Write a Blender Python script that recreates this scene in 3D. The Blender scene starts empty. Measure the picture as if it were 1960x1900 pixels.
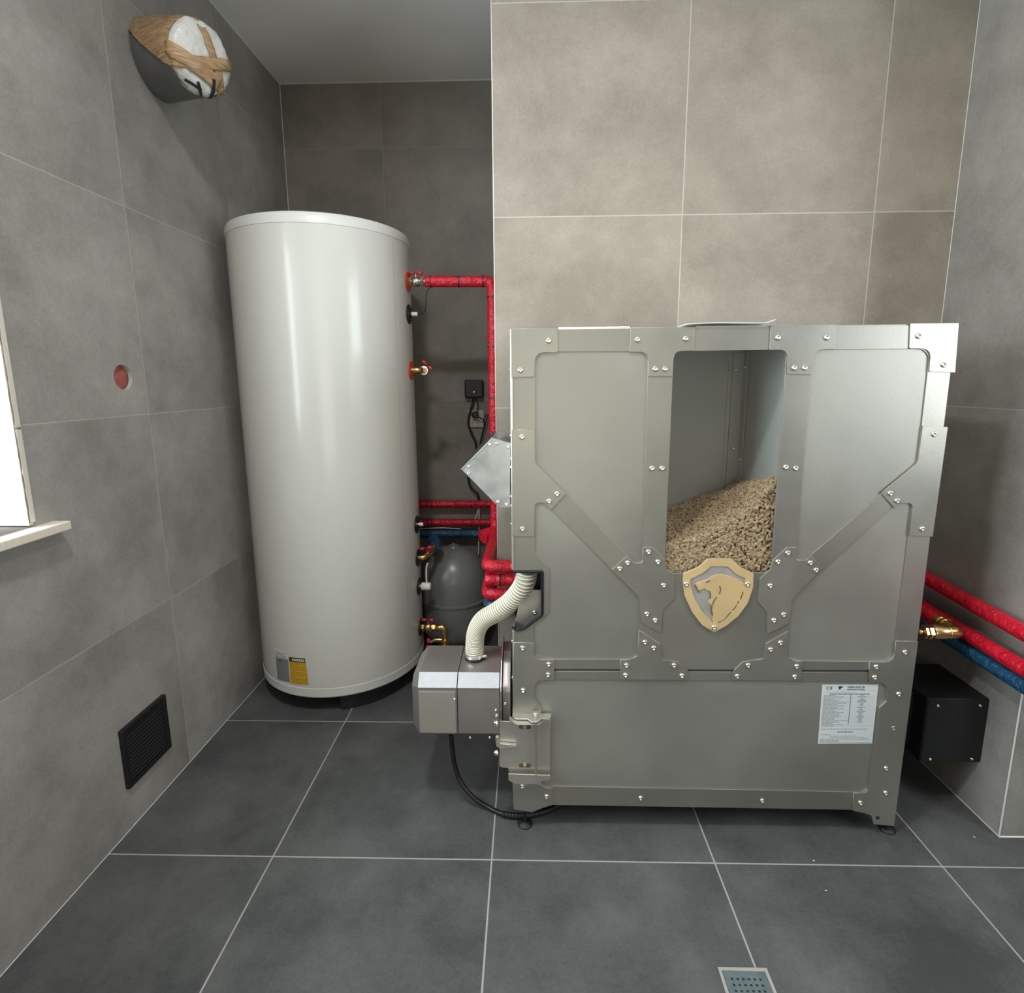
import bpy, bmesh, math, random
from mathutils import Vector, Matrix, noise as mnoise
random.seed(7)
sc = bpy.context.scene
COL = sc.collection
PI = math.pi

# ------------------------------------------------------------------ camera
F_PX, PITCH, YAW, ROLL = 1043.2, .1688, -.0252, -.0067
CAM = Vector((.6998, -1.2795, 1.2802)); PPX, PPY = 983.8, 906.4
cy_, sy_, cp_, sp_ = math.cos(YAW), math.sin(YAW), math.cos(PITCH), math.sin(PITCH)
fw = Vector((sy_*cp_, cy_*cp_, -sp_)); rt = Vector((cy_, -sy_, 0)); up = rt.cross(fw)
R_ = math.cos(ROLL)*rt + math.sin(ROLL)*up; U_ = -math.sin(ROLL)*rt + math.cos(ROLL)*up
cd = bpy.data.cameras.new('camera'); cam = bpy.data.objects.new('camera', cd); COL.objects.link(cam)
m = Matrix((R_, U_, -fw)).transposed().to_4x4(); m.translation = CAM
cam.matrix_world = m
cd.sensor_width = 36; cd.sensor_fit = 'HORIZONTAL'; cd.lens = F_PX/1960*36
cd.shift_x = -(PPX-980)/1960; cd.shift_y = -(950-PPY)/1960
cd.clip_start = .02; cd.clip_end = 60
sc.camera = cam

# ------------------------------------------------------------------ world, lights, exposure
w = bpy.data.worlds.new('world'); sc.world = w; w.use_nodes = True
bgn = w.node_tree.nodes['Background']; bgn.inputs[0].default_value = (.75, .87, 1, 1); bgn.inputs[1].default_value = 1.0
vs = sc.view_settings
vs.view_transform = 'Standard'; vs.look = 'None'; vs.gamma = 1; vs.use_curve_mapping = False
vs.exposure = 0.0

def area(name, loc, direction, sx, sy, power, col, spread=PI):
    ld = bpy.data.lights.new(name, 'AREA'); ld.shape = 'RECTANGLE'; ld.size = sx; ld.size_y = sy
    ld.energy = power; ld.color = col; ld.spread = spread
    o = bpy.data.objects.new(name, ld); COL.objects.link(o); o.location = loc
    o.rotation_euler = Vector(direction).to_track_quat('-Z', 'Y').to_euler()
    return o
# daylight through the window in the left wall, the window in the far right wall and the glazed door behind the camera
LP = {'left': (66, (.90, .96, 1.0)), 'right': (36, (.88, .95, 1.0)), 'high': (3, (1.0, .93, .80)), 'low': (11, (1, .94, .80)), 'lamp': (8, (1, .96, .88)), 'lamp2': (22, (1, 1, 1))}
area('window_daylight_left', (-.80, -.71, 1.56), (1, .0, -.05), 1.25, 1.15, *LP['left'])
area('window_daylight_right', (2.92, -1.15, 1.60), (-1, .25, 0), 1.1, 1.2, *LP['right'])
area('door_daylight_fanlight', (.95, -3.12, 2.02), (0, 1, .0), 1.1, .75, *LP['high'])
area('door_daylight', (.95, -3.12, .95), (0, 1, .0), 1.1, 1.2, *LP['low'])
for key, lx, ly in (('lamp', 1.28, -.80), ('lamp2', .33, -.72)):
    ld = bpy.data.lights.new('ceiling_lamp_bulb', 'AREA'); ld.shape = 'DISK'; ld.size = .18; ld.energy, ld.color = LP[key]
    o = bpy.data.objects.new('ceiling_lamp_bulb', ld); COL.objects.link(o); o.location = (lx, ly, 2.60)

# ------------------------------------------------------------------ helpers
def at(px, py, ax, v):
    """point where the line of sight of a photo pixel meets the plane coordinate[ax] = v"""
    d = R_*((px-PPX)/F_PX) + U_*(-(py-PPY)/F_PX) + fw
    return CAM + d*((v-CAM[ax])/d[ax])

def tag(o, label=None, cat=None, group=None, kind=None):
    if label: o['label'] = label
    if cat: o['category'] = cat
    if group: o['group'] = group
    if kind: o['kind'] = kind
    return o

def link(name, me, mat, parent=None, smooth=False):
    o = bpy.data.objects.new(name, me); COL.objects.link(o)
    if mat and not me.materials: me.materials.append(mat)
    if smooth:
        for p in me.polygons: p.use_smooth = True
    if parent:
        o.parent = parent; o.matrix_parent_inverse = Matrix.Translation(-Vector(parent.location)) if parent.type == 'EMPTY' else parent.matrix_world.inverted()
    return o

def thing(name, loc, label, cat, group=None):
    o = bpy.data.objects.new(name, None); COL.objects.link(o); o.location = loc; o.empty_display_size = .05
    return tag(o, label, cat, group)

def bm_mesh(bm, name='m'):
    bmesh.ops.recalc_face_normals(bm, faces=bm.faces)
    me = bpy.data.meshes.new(name); bm.to_mesh(me); bm.free(); return me

def add_box(bm, a, b, bevel=0, seg=2):
    a = Vector(a); b = Vector(b); c = (a+b)/2; s = b-a
    t = bmesh.new()
    bmesh.ops.create_cube(t, size=1)
    for v in t.verts: v.co = Vector((v.co.x*s.x+c.x, v.co.y*s.y+c.y, v.co.z*s.z+c.z))
    if bevel: bmesh.ops.bevel(t, geom=list(t.edges), offset=bevel, segments=seg, affect='EDGES', profile=.5)
    merge(bm, t)

def merge(bm, t):
    vm = {v: bm.verts.new(v.co) for v in t.verts}
    for f in t.faces:
        try: bm.faces.new([vm[v] for v in f.verts])
        except ValueError: pass
    t.free()

def box(name, a, b, mat, parent=None, bevel=0, seg=2, smooth=False):
    bm = bmesh.new(); add_box(bm, a, b, bevel, seg); return link(name, bm_mesh(bm, name), mat, parent, smooth)

def catmull(pts, n=8):
    pts = [Vector(p) for p in pts]; P = [2*pts[0]-pts[1]]+pts+[2*pts[-1]-pts[-2]]; out = []
    for i in range(1, len(P)-2):
        for k in range(n):
            t = k/n; a, b, c, d = P[i-1], P[i], P[i+1], P[i+2]
            out.append(.5*((2*b)+(c-a)*t+(2*a-5*b+4*c-d)*t*t+(3*b-3*c+d-a)*t**3))
    out.append(pts[-1]); return out

def frames(pts):
    T = []
    for i in range(len(pts)):
        d = (pts[min(i+1, len(pts)-1)]-pts[max(i-1, 0)]).normalized(); T.append(d)
    r = Vector((0, 0, 1)) if abs(T[0].z) < .9 else Vector((1, 0, 0))
    n = (r - T[0]*r.dot(T[0])).normalized(); out = []
    for t in T:
        n = (n - t*n.dot(t)).normalized(); out.append((t, n, t.cross(n)))
    return out

def add_tube(bm, pts, r, seg=14, caps=True):
    pts = [Vector(p) for p in pts]; fr = frames(pts); rings = []
    for i, p in enumerate(pts):
        rr = r[i] if isinstance(r, (list, tuple)) else r
        t, n, b = fr[i]
        rings.append([bm.verts.new(p+(n*math.cos(2*PI*k/seg)+b*math.sin(2*PI*k/seg))*rr) for k in range(seg)])
    for i in range(len(rings)-1):
        for k in range(seg):
            bm.faces.new((rings[i][k], rings[i][(k+1) % seg], rings[i+1][(k+1) % seg], rings[i+1][k]))
    if caps:
        bm.faces.new(rings[0][::-1]); bm.faces.new(rings[-1])

def tube(name, pts, r, mat, parent=None, seg=14, smooth=True, n=0, caps=True):
    if n: pts = catmull(pts, n)
    bm = bmesh.new(); add_tube(bm, pts, r, seg, caps); o = link(name, bm_mesh(bm, name), mat, parent, smooth)
    if smooth: sharpen(o)
    return o

def sharpen(o, ang=40):
    me = o.data; bm = bmesh.new(); bm.from_mesh(me)
    for e in bm.edges:
        if len(e.link_faces) == 2 and e.calc_face_angle(0) > math.radians(ang): e.smooth = False
    bm.to_mesh(me); bm.free()

def bend(pts, rad, k=6):
    """polyline with rounded corners"""
    pts = [Vector(p) for p in pts]; out = [pts[0]]
    for i in range(1, len(pts)-1):
        a, b, c = pts[i-1], pts[i], pts[i+1]
        u = (a-b); v = (c-b); r = min(rad, u.length*.45, v.length*.45); p = b+u.normalized()*r; q = b+v.normalized()*r
        for j in range(k+1):
            t = j/k; out.append(p*(1-t)**2 + b*2*t*(1-t) + q*t*t)
    out.append(pts[-1]); return out

def add_lathe(bm, prof, M, seg=32, a0=0, a1=2*PI):
    full = abs(a1-a0-2*PI) < 1e-6; n = seg if full else seg+1; rings = []
    for r, z in prof:
        if r < 1e-6: rings.append([bm.verts.new(M @ Vector((0, 0, z)))])
        else: rings.append([bm.verts.new(M @ Vector((r*math.cos(a0+(a1-a0)*k/seg), r*math.sin(a0+(a1-a0)*k/seg), z))) for k in range(n)])
    for i in range(len(rings)-1):
        A, B = rings[i], rings[i+1]
        for k in range(n if full else n-1):
            k2 = (k+1) % n
            f = [A[k % len(A)], A[k2 % len(A)], B[k2 % len(B)], B[k % len(B)]]
            u = []
            for v in f:
                if v not in u: u.append(v)
            if len(u) > 2:
                try: bm.faces.new(u)
                except ValueError: pass

def axisM(p, d):
    M = Vector(d).to_track_quat('Z', 'Y').to_matrix().to_4x4(); M.translation = Vector(p); return M

def lathe(name, prof, p, d, mat, parent=None, seg=32, smooth=True):
    bm = bmesh.new(); add_lathe(bm, prof, axisM(p, d), seg); o = link(name, bm_mesh(bm, name), mat, parent, smooth)
    if smooth: sharpen(o)
    return o

def rnd(poly, k=6):
    """polygon [(x, y[, r])] with rounded corners"""
    out = []; n = len(poly)
    for i in range(n):
        p = poly[i]; b = Vector(p[:2])
        if len(p) < 3 or p[2] <= 0: out.append(tuple(b)); continue
        a = Vector(poly[i-1][:2]); c = Vector(poly[(i+1) % n][:2]); u = (a-b).normalized(); v = (c-b).normalized()
        ang = u.angle(v); L = p[2]/math.tan(ang/2); L = min(L, (a-b).length*.49, (c-b).length*.49)
        p0 = b+u*L; p1 = b+v*L
        for j in range(k+1):
            t = j/k; q = p0*(1-t)**2 + b*2*t*(1-t) + p1*t*t; out.append(tuple(q))
    return out

def plate_mesh(outer, holes, thick, M, bevel=0):
    cu = bpy.data.curves.new('c', 'CURVE'); cu.dimensions = '2D'; cu.fill_mode = 'BOTH'
    for pl in [outer]+list(holes):
        s = cu.splines.new('POLY'); s.points.add(len(pl)-1)
        for q, p in zip(s.points, pl): q.co = (p[0], p[1], 0, 1)
        s.use_cyclic_u = True
    cu.extrude = thick/2-bevel
    if bevel: cu.bevel_depth = bevel; cu.bevel_resolution = 1; cu.offset = -bevel
    o = bpy.data.objects.new('c', cu); COL.objects.link(o)
    bpy.context.view_layer.update()
    me = bpy.data.meshes.new_from_object(o.evaluated_get(bpy.context.evaluated_depsgraph_get()))
    bpy.data.objects.remove(o); me.transform(M); me.materials.clear(); bpy.data.curves.remove(cu)
    bm = bmesh.new(); bm.from_mesh(me); bmesh.ops.remove_doubles(bm, verts=bm.verts, dist=1e-6)
    bmesh.ops.recalc_face_normals(bm, faces=bm.faces); bm.to_mesh(me); bm.free()
    return me

def planeXZ(y):   # local x -> X, local y -> Z, thickness along Y centred on y
    return Matrix(((1, 0, 0, 0), (0, 0, -1, y), (0, 1, 0, 0), (0, 0, 0, 1)))
def planeYZ(x):   # local x -> Y, local y -> Z, thickness along X
    return Matrix(((0, 0, 1, x), (1, 0, 0, 0), (0, 1, 0, 0), (0, 0, 0, 1)))

def hexprism(bm, p, d, r, L): 
    M = axisM(p, d); add_lathe(bm, [(0, 0), (r*.9, 0), (r, .001), (r, L-.001), (r*.9, L), (0, L)], M, 6)

# ------------------------------------------------------------------ materials
def mat(name, col, rough=.5, metal=0, spec=.5, noise=0, nscale=8, bump=0, bscale=60, col2=None, coat=0, rvar=0, detail=4, stretch=None):
    m = bpy.data.materials.new(name); m.use_nodes = True; nt = m.node_tree; N = nt.nodes; L = nt.links
    b = N['Principled BSDF']; b.inputs['Base Color'].default_value = (*col, 1); b.inputs['Roughness'].default_value = rough
    b.inputs['Metallic'].default_value = metal; b.inputs['Specular IOR Level'].default_value = spec; b.inputs['Coat Weight'].default_value = coat
    if noise or bump or rvar:
        tc = N.new('ShaderNodeTexCoord'); mp = N.new('ShaderNodeMapping'); L.new(tc.outputs['Object'], mp.inputs[0])
        if stretch: mp.inputs['Scale'].default_value = stretch
    if noise or rvar:
        n = N.new('ShaderNodeTexNoise'); n.inputs['Scale'].default_value = nscale; n.inputs['Detail'].default_value = detail; L.new(mp.outputs[0], n.inputs[0])
    if noise:
        r = N.new('ShaderNodeValToRGB'); r.color_ramp.elements[0].position = .3; r.color_ramp.elements[1].position = .7
        c2 = col2 or tuple(min(1, c*(1+noise)) for c in col); c1 = tuple(c*(1-noise) for c in col)
        r.color_ramp.elements[0].color = (*c1, 1); r.color_ramp.elements[1].color = (*c2, 1)
        L.new(n.outputs[0], r.inputs[0]); L.new(r.outputs[0], b.inputs['Base Color'])
    if rvar:
        mr = N.new('ShaderNodeMapRange'); mr.inputs['To Min'].default_value = max(.02, rough-rvar); mr.inputs['To Max'].default_value = rough+rvar
        mr.inputs['From Min'].default_value = .3; mr.inputs['From Max'].default_value = .7
        L.new(n.outputs[0], mr.inputs[0]); L.new(mr.outputs[0], b.inputs['Roughness'])
    if bump:
        n2 = N.new('ShaderNodeTexNoise'); n2.inputs['Scale'].default_value = bscale; n2.inputs['Detail'].default_value = 5; L.new(mp.outputs[0], n2.inputs[0])
        bp = N.new('ShaderNodeBump'); bp.inputs['Strength'].default_value = bump; bp.inputs['Distance'].default_value = .01
        L.new(n2.outputs[0], bp.inputs['Height']); L.new(bp.outputs[0], b.inputs['Normal'])
    return m

def tile_mat(name, dark, light, grout, x0, y0, z0, sx=.6, sz=.595, floor=False, rough=.5, gw=.0016, gmix=1.0, ymin=None):
    m = bpy.data.materials.new(name); m.use_nodes = True; nt = m.node_tree; N = nt.nodes; L = nt.links; b = N['Principled BSDF']
    def M(op, a, bb=None, c=None):
        n = N.new('ShaderNodeMath'); n.operation = op
        for i, v in enumerate((a, bb, c)):
            if v is None: continue
            if isinstance(v, (int, float)): n.inputs[i].default_value = v
            else: L.new(v, n.inputs[i])
        return n.outputs[0]
    tc = N.new('ShaderNodeTexCoord'); sp = N.new('ShaderNodeSeparateXYZ'); L.new(tc.outputs['Object'], sp.inputs[0])
    X, Y, Z = sp.outputs
    xs = M('SUBTRACT', X, x0); ys = M('SUBTRACT', Y, y0)
    if ymin is not None: ys = M('MAXIMUM', ys, ymin)
    if floor: u, v, sv = xs, ys, sx
    else:
        g = N.new('ShaderNodeNewGeometry'); s2 = N.new('ShaderNodeSeparateXYZ'); L.new(g.outputs['True Normal'], s2.inputs[0])
        k = M('GREATER_THAN', M('ABSOLUTE', s2.outputs[0]), .5)
        u = M('ADD', M('MULTIPLY', ys, k), M('MULTIPLY', xs, M('SUBTRACT', 1, k))); v = M('SUBTRACT', Z, z0); sv = sz
    ut = M('DIVIDE', u, sx); vt = M('DIVIDE', v, sv)
    fu, fv = M('FLOOR', ut), M('FLOOR', vt)
    def edge(t, s):
        f = M('FRACT', t); return M('MULTIPLY', M('MINIMUM', f, M('SUBTRACT', 1, f)), s)
    e = M('MINIMUM', edge(ut, sx), edge(vt, sv))
    mask = N.new('ShaderNodeMapRange'); mask.inputs['From Min'].default_value = gw*.6; mask.inputs['From Max'].default_value = gw*1.5
    mask.inputs['To Min'].default_value = gmix; mask.inputs['To Max'].default_value = 0; L.new(e, mask.inputs[0]); mk = mask.outputs[0]
    # texture coordinates shifted per tile
    cx = N.new('ShaderNodeCombineXYZ'); L.new(fu, cx.inputs[0]); L.new(fv, cx.inputs[1])
    wn = N.new('ShaderNodeTexWhiteNoise'); L.new(cx.outputs[0], wn.inputs[0])
    va = N.new('ShaderNodeVectorMath'); va.operation = 'MULTIPLY_ADD'; L.new(wn.outputs['Color'], va.inputs[0]); va.inputs[1].default_value = (7, 7, 7); L.new(tc.outputs['Object'], va.inputs[2])
    n1 = N.new('ShaderNodeTexNoise'); n1.inputs['Scale'].default_value = 3.2; n1.inputs['Detail'].default_value = 9; n1.inputs['Roughness'].default_value = .62; L.new(va.outputs[0], n1.inputs[0])
    n2 = N.new('ShaderNodeTexNoise'); n2.inputs['Scale'].default_value = 130; n2.inputs['Detail'].default_value = 3; L.new(va.outputs[0], n2.inputs[0])
    n3 = N.new('ShaderNodeTexNoise'); n3.inputs['Scale'].default_value = 9; n3.inputs['Detail'].default_value = 12; n3.inputs['Roughness'].default_value = .8; L.new(va.outputs[0], n3.inputs[0])
    h = M('ADD', M('MULTIPLY', n1.outputs[0], .6), M('ADD', M('MULTIPLY', n2.outputs[0], .16), M('MULTIPLY', n3.outputs[0], .24)))
    r = N.new('ShaderNodeValToRGB'); r.color_ramp.elements[0].position = .40; r.color_ramp.elements[1].position = .62
    r.color_ramp.elements[0].color = (*dark, 1); r.color_ramp.elements[1].color = (*light, 1); L.new(h, r.inputs[0])
    # sparse pale worn patches
    p = N.new('ShaderNodeValToRGB'); p.color_ramp.elements[0].position = .64; p.color_ramp.elements[1].position = .74; L.new(n3.outputs[0], p.inputs[0])
    mx0 = N.new('ShaderNodeMixRGB'); mx0.inputs[2].default_value = (*[min(1, c*1.35) for c in light], 1); L.new(M('MULTIPLY', p.outputs[0], .45), mx0.inputs[0]); L.new(r.outputs[0], mx0.inputs[1])
    mx = N.new('ShaderNodeMixRGB'); L.new(mk, mx.inputs[0]); L.new(mx0.outputs[0], mx.inputs[1]); mx.inputs[2].default_value = (*grout, 1)
    L.new(mx.outputs[0], b.inputs['Base Color'])
    rr = N.new('ShaderNodeMapRange'); rr.inputs['To Min'].default_value = rough-.06; rr.inputs['To Max'].default_value = rough+.1; L.new(n3.outputs[0], rr.inputs[0])
    L.new(M('ADD', rr.outputs[0], M('MULTIPLY', mk, .3)), b.inputs['Roughness'])
    bp = N.new('ShaderNodeBump'); bp.inputs['Strength'].default_value = .35; bp.inputs['Distance'].default_value = .0015
    L.new(M('SUBTRACT', M('MULTIPLY', n2.outputs[0], .35), mk), bp.inputs['Height']); L.new(bp.outputs[0], b.inputs['Normal'])
    return m

WD, WL = (.20, .188, .17), (.325, .312, .288)
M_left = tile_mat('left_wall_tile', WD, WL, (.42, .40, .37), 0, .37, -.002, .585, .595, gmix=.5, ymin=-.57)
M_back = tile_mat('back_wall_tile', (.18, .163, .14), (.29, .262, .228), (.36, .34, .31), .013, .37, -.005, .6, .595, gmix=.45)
M_right = tile_mat('right_wall_tile', WD, WL, (.42, .40, .37), 0, .56, .004, .6, 1.19, gmix=.6)
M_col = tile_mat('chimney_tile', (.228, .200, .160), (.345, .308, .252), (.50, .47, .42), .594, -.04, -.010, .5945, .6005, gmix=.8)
M_floor = tile_mat('floor_tile', (.052, .055, .055), (.112, .115, .113), (.36, .35, .32), 0, 0, 0, .6, .6, floor=True, rough=.42, gw=.0019)
M_ceil = mat('ceiling_paint', (.84, .83, .81), .75, noise=.03, nscale=3, bump=.05, bscale=200)
M_white = mat('white_plaster', (.56, .53, .46), .7, noise=.06, nscale=10, bump=.1, bscale=60)
M_caulk = mat('white_caulk', (.62, .62, .60), .6)
M_alu = mat('aluminium_trim', (.6, .59, .57), .45, .4)
M_sill = mat('sill_board', (.66, .60, .50), .5, noise=.06, nscale=30, stretch=(1, 8, 1))
M_steel = mat('brushed_steel', (.335, .328, .290), .40, .80, noise=.05, nscale=4, rvar=.06, bump=.03, bscale=300)
M_steel2 = mat('gusset_steel', (.365, .358, .316), .38, .80, noise=.05, nscale=5, rvar=.06, bump=.03, bscale=300)
M_panel = mat('panel_steel', (.35, .346, .308), .44, .72, noise=.13, nscale=2.6, rvar=.07, bump=.03, bscale=300)
M_edge = mat('bright_lit_steel', (.86, .86, .82), .25, .9)  # brighter than the cabinet steel: light caught by flange edges is in the colour
M_dark = mat('gap_shade', (.02, .02, .02), .7)  # near-black in place of shade in seams and holes
M_bolt = mat('zinc_bolt', (.86, .84, .74), .18, 1.0)
M_galv = mat('galvanised_steel', (.46, .49, .50), .34, .85, noise=.22, nscale=28, rvar=.1, detail=6)
M_burn = mat('burner_steel', (.33, .31, .29), .42, .7, noise=.08, nscale=6, rvar=.05)
M_litsteel = mat('lit_chamfer_steel', (.42, .43, .44), .55, .30, noise=.14, nscale=55, rvar=.1, detail=8)  # burner steel made paler, for the light falling on the chamfer
M_hop = mat('hopper_steel', (.60, .59, .56), .45, .12, noise=.06, nscale=5)
M_tank = mat('tank_enamel', (.62, .62, .575), .17, 0, .42, bump=.015, bscale=9)
M_tankb = mat('tank_plastic_rim', (.67, .67, .64), .32)
M_black = mat('black_plastic', (.012, .013, .015), .42)
M_blackm = mat('black_powder_coat', (.006, .006, .007), .5, bump=.1, bscale=300)
M_rub = mat('black_rubber', (.01, .01, .012), .35)
M_red = mat('red_insulation', (.56, .010, .028), .27, bump=1.0, bscale=55, noise=.12, nscale=12, stretch=(1, 1, 1))
M_blue = mat('blue_insulation', (.015, .075, .15), .22, bump=1.0, bscale=60, noise=.15, nscale=12)
M_blueh = mat('blue_plastic', (.015, .045, .13), .4)
M_redh = mat('red_handle', (.55, .03, .07), .35)
M_orange = mat('red_collar', (.62, .07, .03), .45)
M_brass = mat('brass', (.72, .50, .22), .25, 1.0, noise=.12, nscale=30)
M_nickel = mat('nickel_brass', (.62, .56, .46), .25, 1.0, noise=.08, nscale=30)
M_whitep = mat('white_plastic', (.74, .72, .66), .4)
M_vessel = mat('grey_vessel_paint', (.15, .15, .145), .30)
M_hose = mat('hose_film', (.42, .41, .34), .25, bump=.1, bscale=60)
M_rib = mat('hose_rib_cream', (.82, .78, .64), .3)
M_gold = mat('brass_plate', (.60, .44, .22), .55, .25, noise=.08, nscale=12)
M_silver = mat('etched_silver', (.50, .48, .45), .42, .6, noise=.12, nscale=30)
M_slit = mat('cut_line', (.10, .075, .04), .8)
M_paper = mat('paper', (.80, .80, .78), .8)
M_labelw = mat('rating_label', (.60, .65, .66), .35)
M_print = mat('grey_print', (.22, .25, .26), .6)
M_printd = mat('dark_print', (.03, .035, .04), .6)
M_yellow = mat('yellow_label', (.56, .32, .02), .35)
M_greylab = mat('grey_label', (.21, .22, .24), .4, noise=.1, nscale=60)
M_tape = mat('packing_tape', (.36, .22, .105), .22, noise=.22, nscale=30, col2=(.50, .33, .18), bump=.35, bscale=40, stretch=(1, 1, 6))
M_bag = mat('crumpled_plastic', (.62, .62, .58), .25, bump=.8, bscale=30)
M_duct = mat('duct_grey', (.17, .17, .17), .5, .3, noise=.1, nscale=12)
M_brick = mat('red_brick', (.27, .075, .055), .85, noise=.35, nscale=40, bump=.4, bscale=60)
M_socket = mat('beige_socket', (.42, .37, .30), .4)
M_pellet = mat('wood_pellet', (.50, .33, .18), .6, noise=.35, nscale=120, col2=(.74, .54, .34))
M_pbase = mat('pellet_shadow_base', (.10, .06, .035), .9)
M_tin = mat('stainless_hinge', (.60, .58, .52), .36, .85, noise=.07, nscale=10, rvar=.05, detail=2)
M_bronze = mat('bronze_stud', (.55, .50, .36), .35, .9)
M_drain = mat('drain_steel', (.19, .25, .27), .35, .6, noise=.15, nscale=40)

def glass_mat(name, tint=(.93, .95, .95)):
    m = bpy.data.materials.new(name); m.use_nodes = True; nt = m.node_tree; N = nt.nodes; L = nt.links
    N.remove(N['Principled BSDF']); out = N['Material Output']
    t = N.new('ShaderNodeBsdfTransparent'); t.inputs[0].default_value = (*tint, 1); g = N.new('ShaderNodeBsdfGlossy'); g.inputs['Roughness'].default_value = .02
    f = N.new('ShaderNodeLayerWeight'); pw = N.new('ShaderNodeMath'); pw.operation = 'POWER'; pw.inputs[1].default_value = 5; L.new(f.outputs['Facing'], pw.inputs[0]); f = N.new('ShaderNodeMath'); f.operation = 'MULTIPLY_ADD'; L.new(pw.outputs[0], f.inputs[0]); f.inputs[1].default_value = .95; f.inputs[2].default_value = .045; mx = N.new('ShaderNodeMixShader')
    L.new(f.outputs[0], mx.inputs[0]); L.new(t.outputs[0], mx.inputs[1]); L.new(g.outputs[0], mx.inputs[2]); L.new(mx.outputs[0], out.inputs[0]); return m
M_glass = glass_mat('pane_glass')

# ------------------------------------------------------------------ the room
XL, YB, ZC, XC, YC, XR, YR = -.459, 1.52, 2.66, .594, .56, 2.03, .10
XFAR, YFR = 3.0, -3.2
S = 'structure'
tag(box('floor', (XL-.3, YFR-.2, -.12), (XFAR+.2, YB+.2, 0), M_floor), kind=S)
tag(box('ceiling', (XL-.3, YFR-.2, ZC), (XFAR+.2, YB+.2, ZC+.12), M_ceil), kind=S)
# left wall with the window opening and the drilled hole
hc = (.281, 1.297); hr = .036
circ = lambda c, r, n=40: [(c[0]+r*math.cos(2*PI*k/n), c[1]+r*math.sin(2*PI*k/n)) for k in range(n)]
W_Y0, W_Y1, W_Z0, W_Z1 = -1.36, -.07, .952, 2.16
wl = link('wall_left', plate_mesh([(YFR, 0), (YB, 0), (YB, ZC), (YFR, ZC)], [[(W_Y0, W_Z0), (W_Y1, W_Z0), (W_Y1, W_Z1), (W_Y0, W_Z1)], circ(hc, hr)], .30, planeYZ(XL-.15)), M_left)
tag(wl, kind=S)
lathe('brick_core', [(0, 0), (hr+.002, 0), (hr+.002, .01), (hr*.9, .012), (0, .012)], (XL-.022, hc[0], hc[1]), (1, 0, 0), M_brick, wl)
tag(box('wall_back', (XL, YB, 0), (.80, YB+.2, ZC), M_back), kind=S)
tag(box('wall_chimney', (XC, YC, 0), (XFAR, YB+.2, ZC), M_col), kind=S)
tag(box('wall_right', (XR, YR, 0), (XFAR, YC, ZC), M_right), kind=S)
tag(box('wall_far_right', (XFAR, YFR-.2, 0), (XFAR+.2, YC, ZC), M_left), kind=S)
tag(box('wall_front', (XL-.3, YFR-.2, 0), (XFAR+.2, YFR, ZC), M_left), kind=S)
# trims
tag(box('trim_1', (XC-.0012, YC-.0012, 0), (XC+.0018, YC+.003, ZC), M_alu, bevel=.0005), kind=S)
bm = bmesh.new(); add_tube(bm, [(XL, YFR, ZC), (XL, YB, ZC)], .004, 6); add_tube(bm, [(XL, YB, ZC), (XC, YB, ZC)], .004, 6); add_tube(bm, [(XL+.001, YB, 0), (XL+.001, YB, ZC)], .002, 6)
tag(link('trim_2', bm_mesh(bm), M_caulk), kind=S)
bm = bmesh.new(); add_tube(bm, [(XR, YC, 0), (XR, YC, ZC)], .0012, 6); add_tube(bm, [(XR, YR, 0), (XR, YR, ZC)], .0022, 6); add_tube(bm, [(XL, YFR, 0), (XL, YB, 0)], .0015, 6); add_tube(bm, [(XR, YC, 0), (XR, YR, 0)], .0016, 6); add_tube(bm, [(XR, YR, 0), (XFAR, YR, 0)], .003, 6)
tag(link('trim_3', bm_mesh(bm), M_caulk), kind=S)

# window in the left wall
wroot = tag(box('window_1', (XL-.30, W_Y0+.01, W_Z0+.01), (XL-.24, W_Y0+.07, W_Z1-.01), M_whitep, bevel=.004), kind=S)
bm = bmesh.new()
add_box(bm, (XL-.30, W_Y1-.075, W_Z0+.01), (XL-.24, W_Y1-.010, W_Z1-.01), .004); add_box(bm, (XL-.30, W_Y0+.07, W_Z0+.01), (XL-.24, W_Y1-.075, W_Z0+.07), .004)
add_box(bm, (XL-.30, W_Y0+.07, W_Z1-.07), (XL-.24, W_Y1-.075, W_Z1-.01), .004)
link('window_frame', bm_mesh(bm), M_whitep, wroot)
box('window_pane', (XL-.275, W_Y0+.07, W_Z0+.07), (XL-.265, W_Y1-.075, W_Z1-.07), M_glass, wroot)
box('window_gasket', (XL-.262, W_Y0+.065, W_Z0+.066), (XL-.239, W_Y1-.070, W_Z0+.074), M_rub, wroot)
bm = bmesh.new()
add_box(bm, (XL-.24, W_Y1-.010, W_Z0+.004), (XL+.002, W_Y1+.001, W_Z1)); add_box(bm, (XL-.24, W_Y0, W_Z0+.004), (XL+.002, W_Y0+.01, W_Z1)); add_box(bm, (XL-.24, W_Y0+.01, W_Z1-.01), (XL+.002, W_Y1-.01, W_Z1))
link('window_reveal', bm_mesh(bm), M_white, wroot)
bm = bmesh.new()   # chipped edge bead along the opening, in two lengths
add_box(bm, (XL-.001, W_Y1-.008, W_Z0+.01), (XL+.006, W_Y1+.005, 1.178), .0015); add_box(bm, (XL-.001, W_Y1-.008, 1.183), (XL+.006, W_Y1+.005, W_Z1), .0015)
link('edge_bead', bm_mesh(bm), M_white, wroot)
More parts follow.
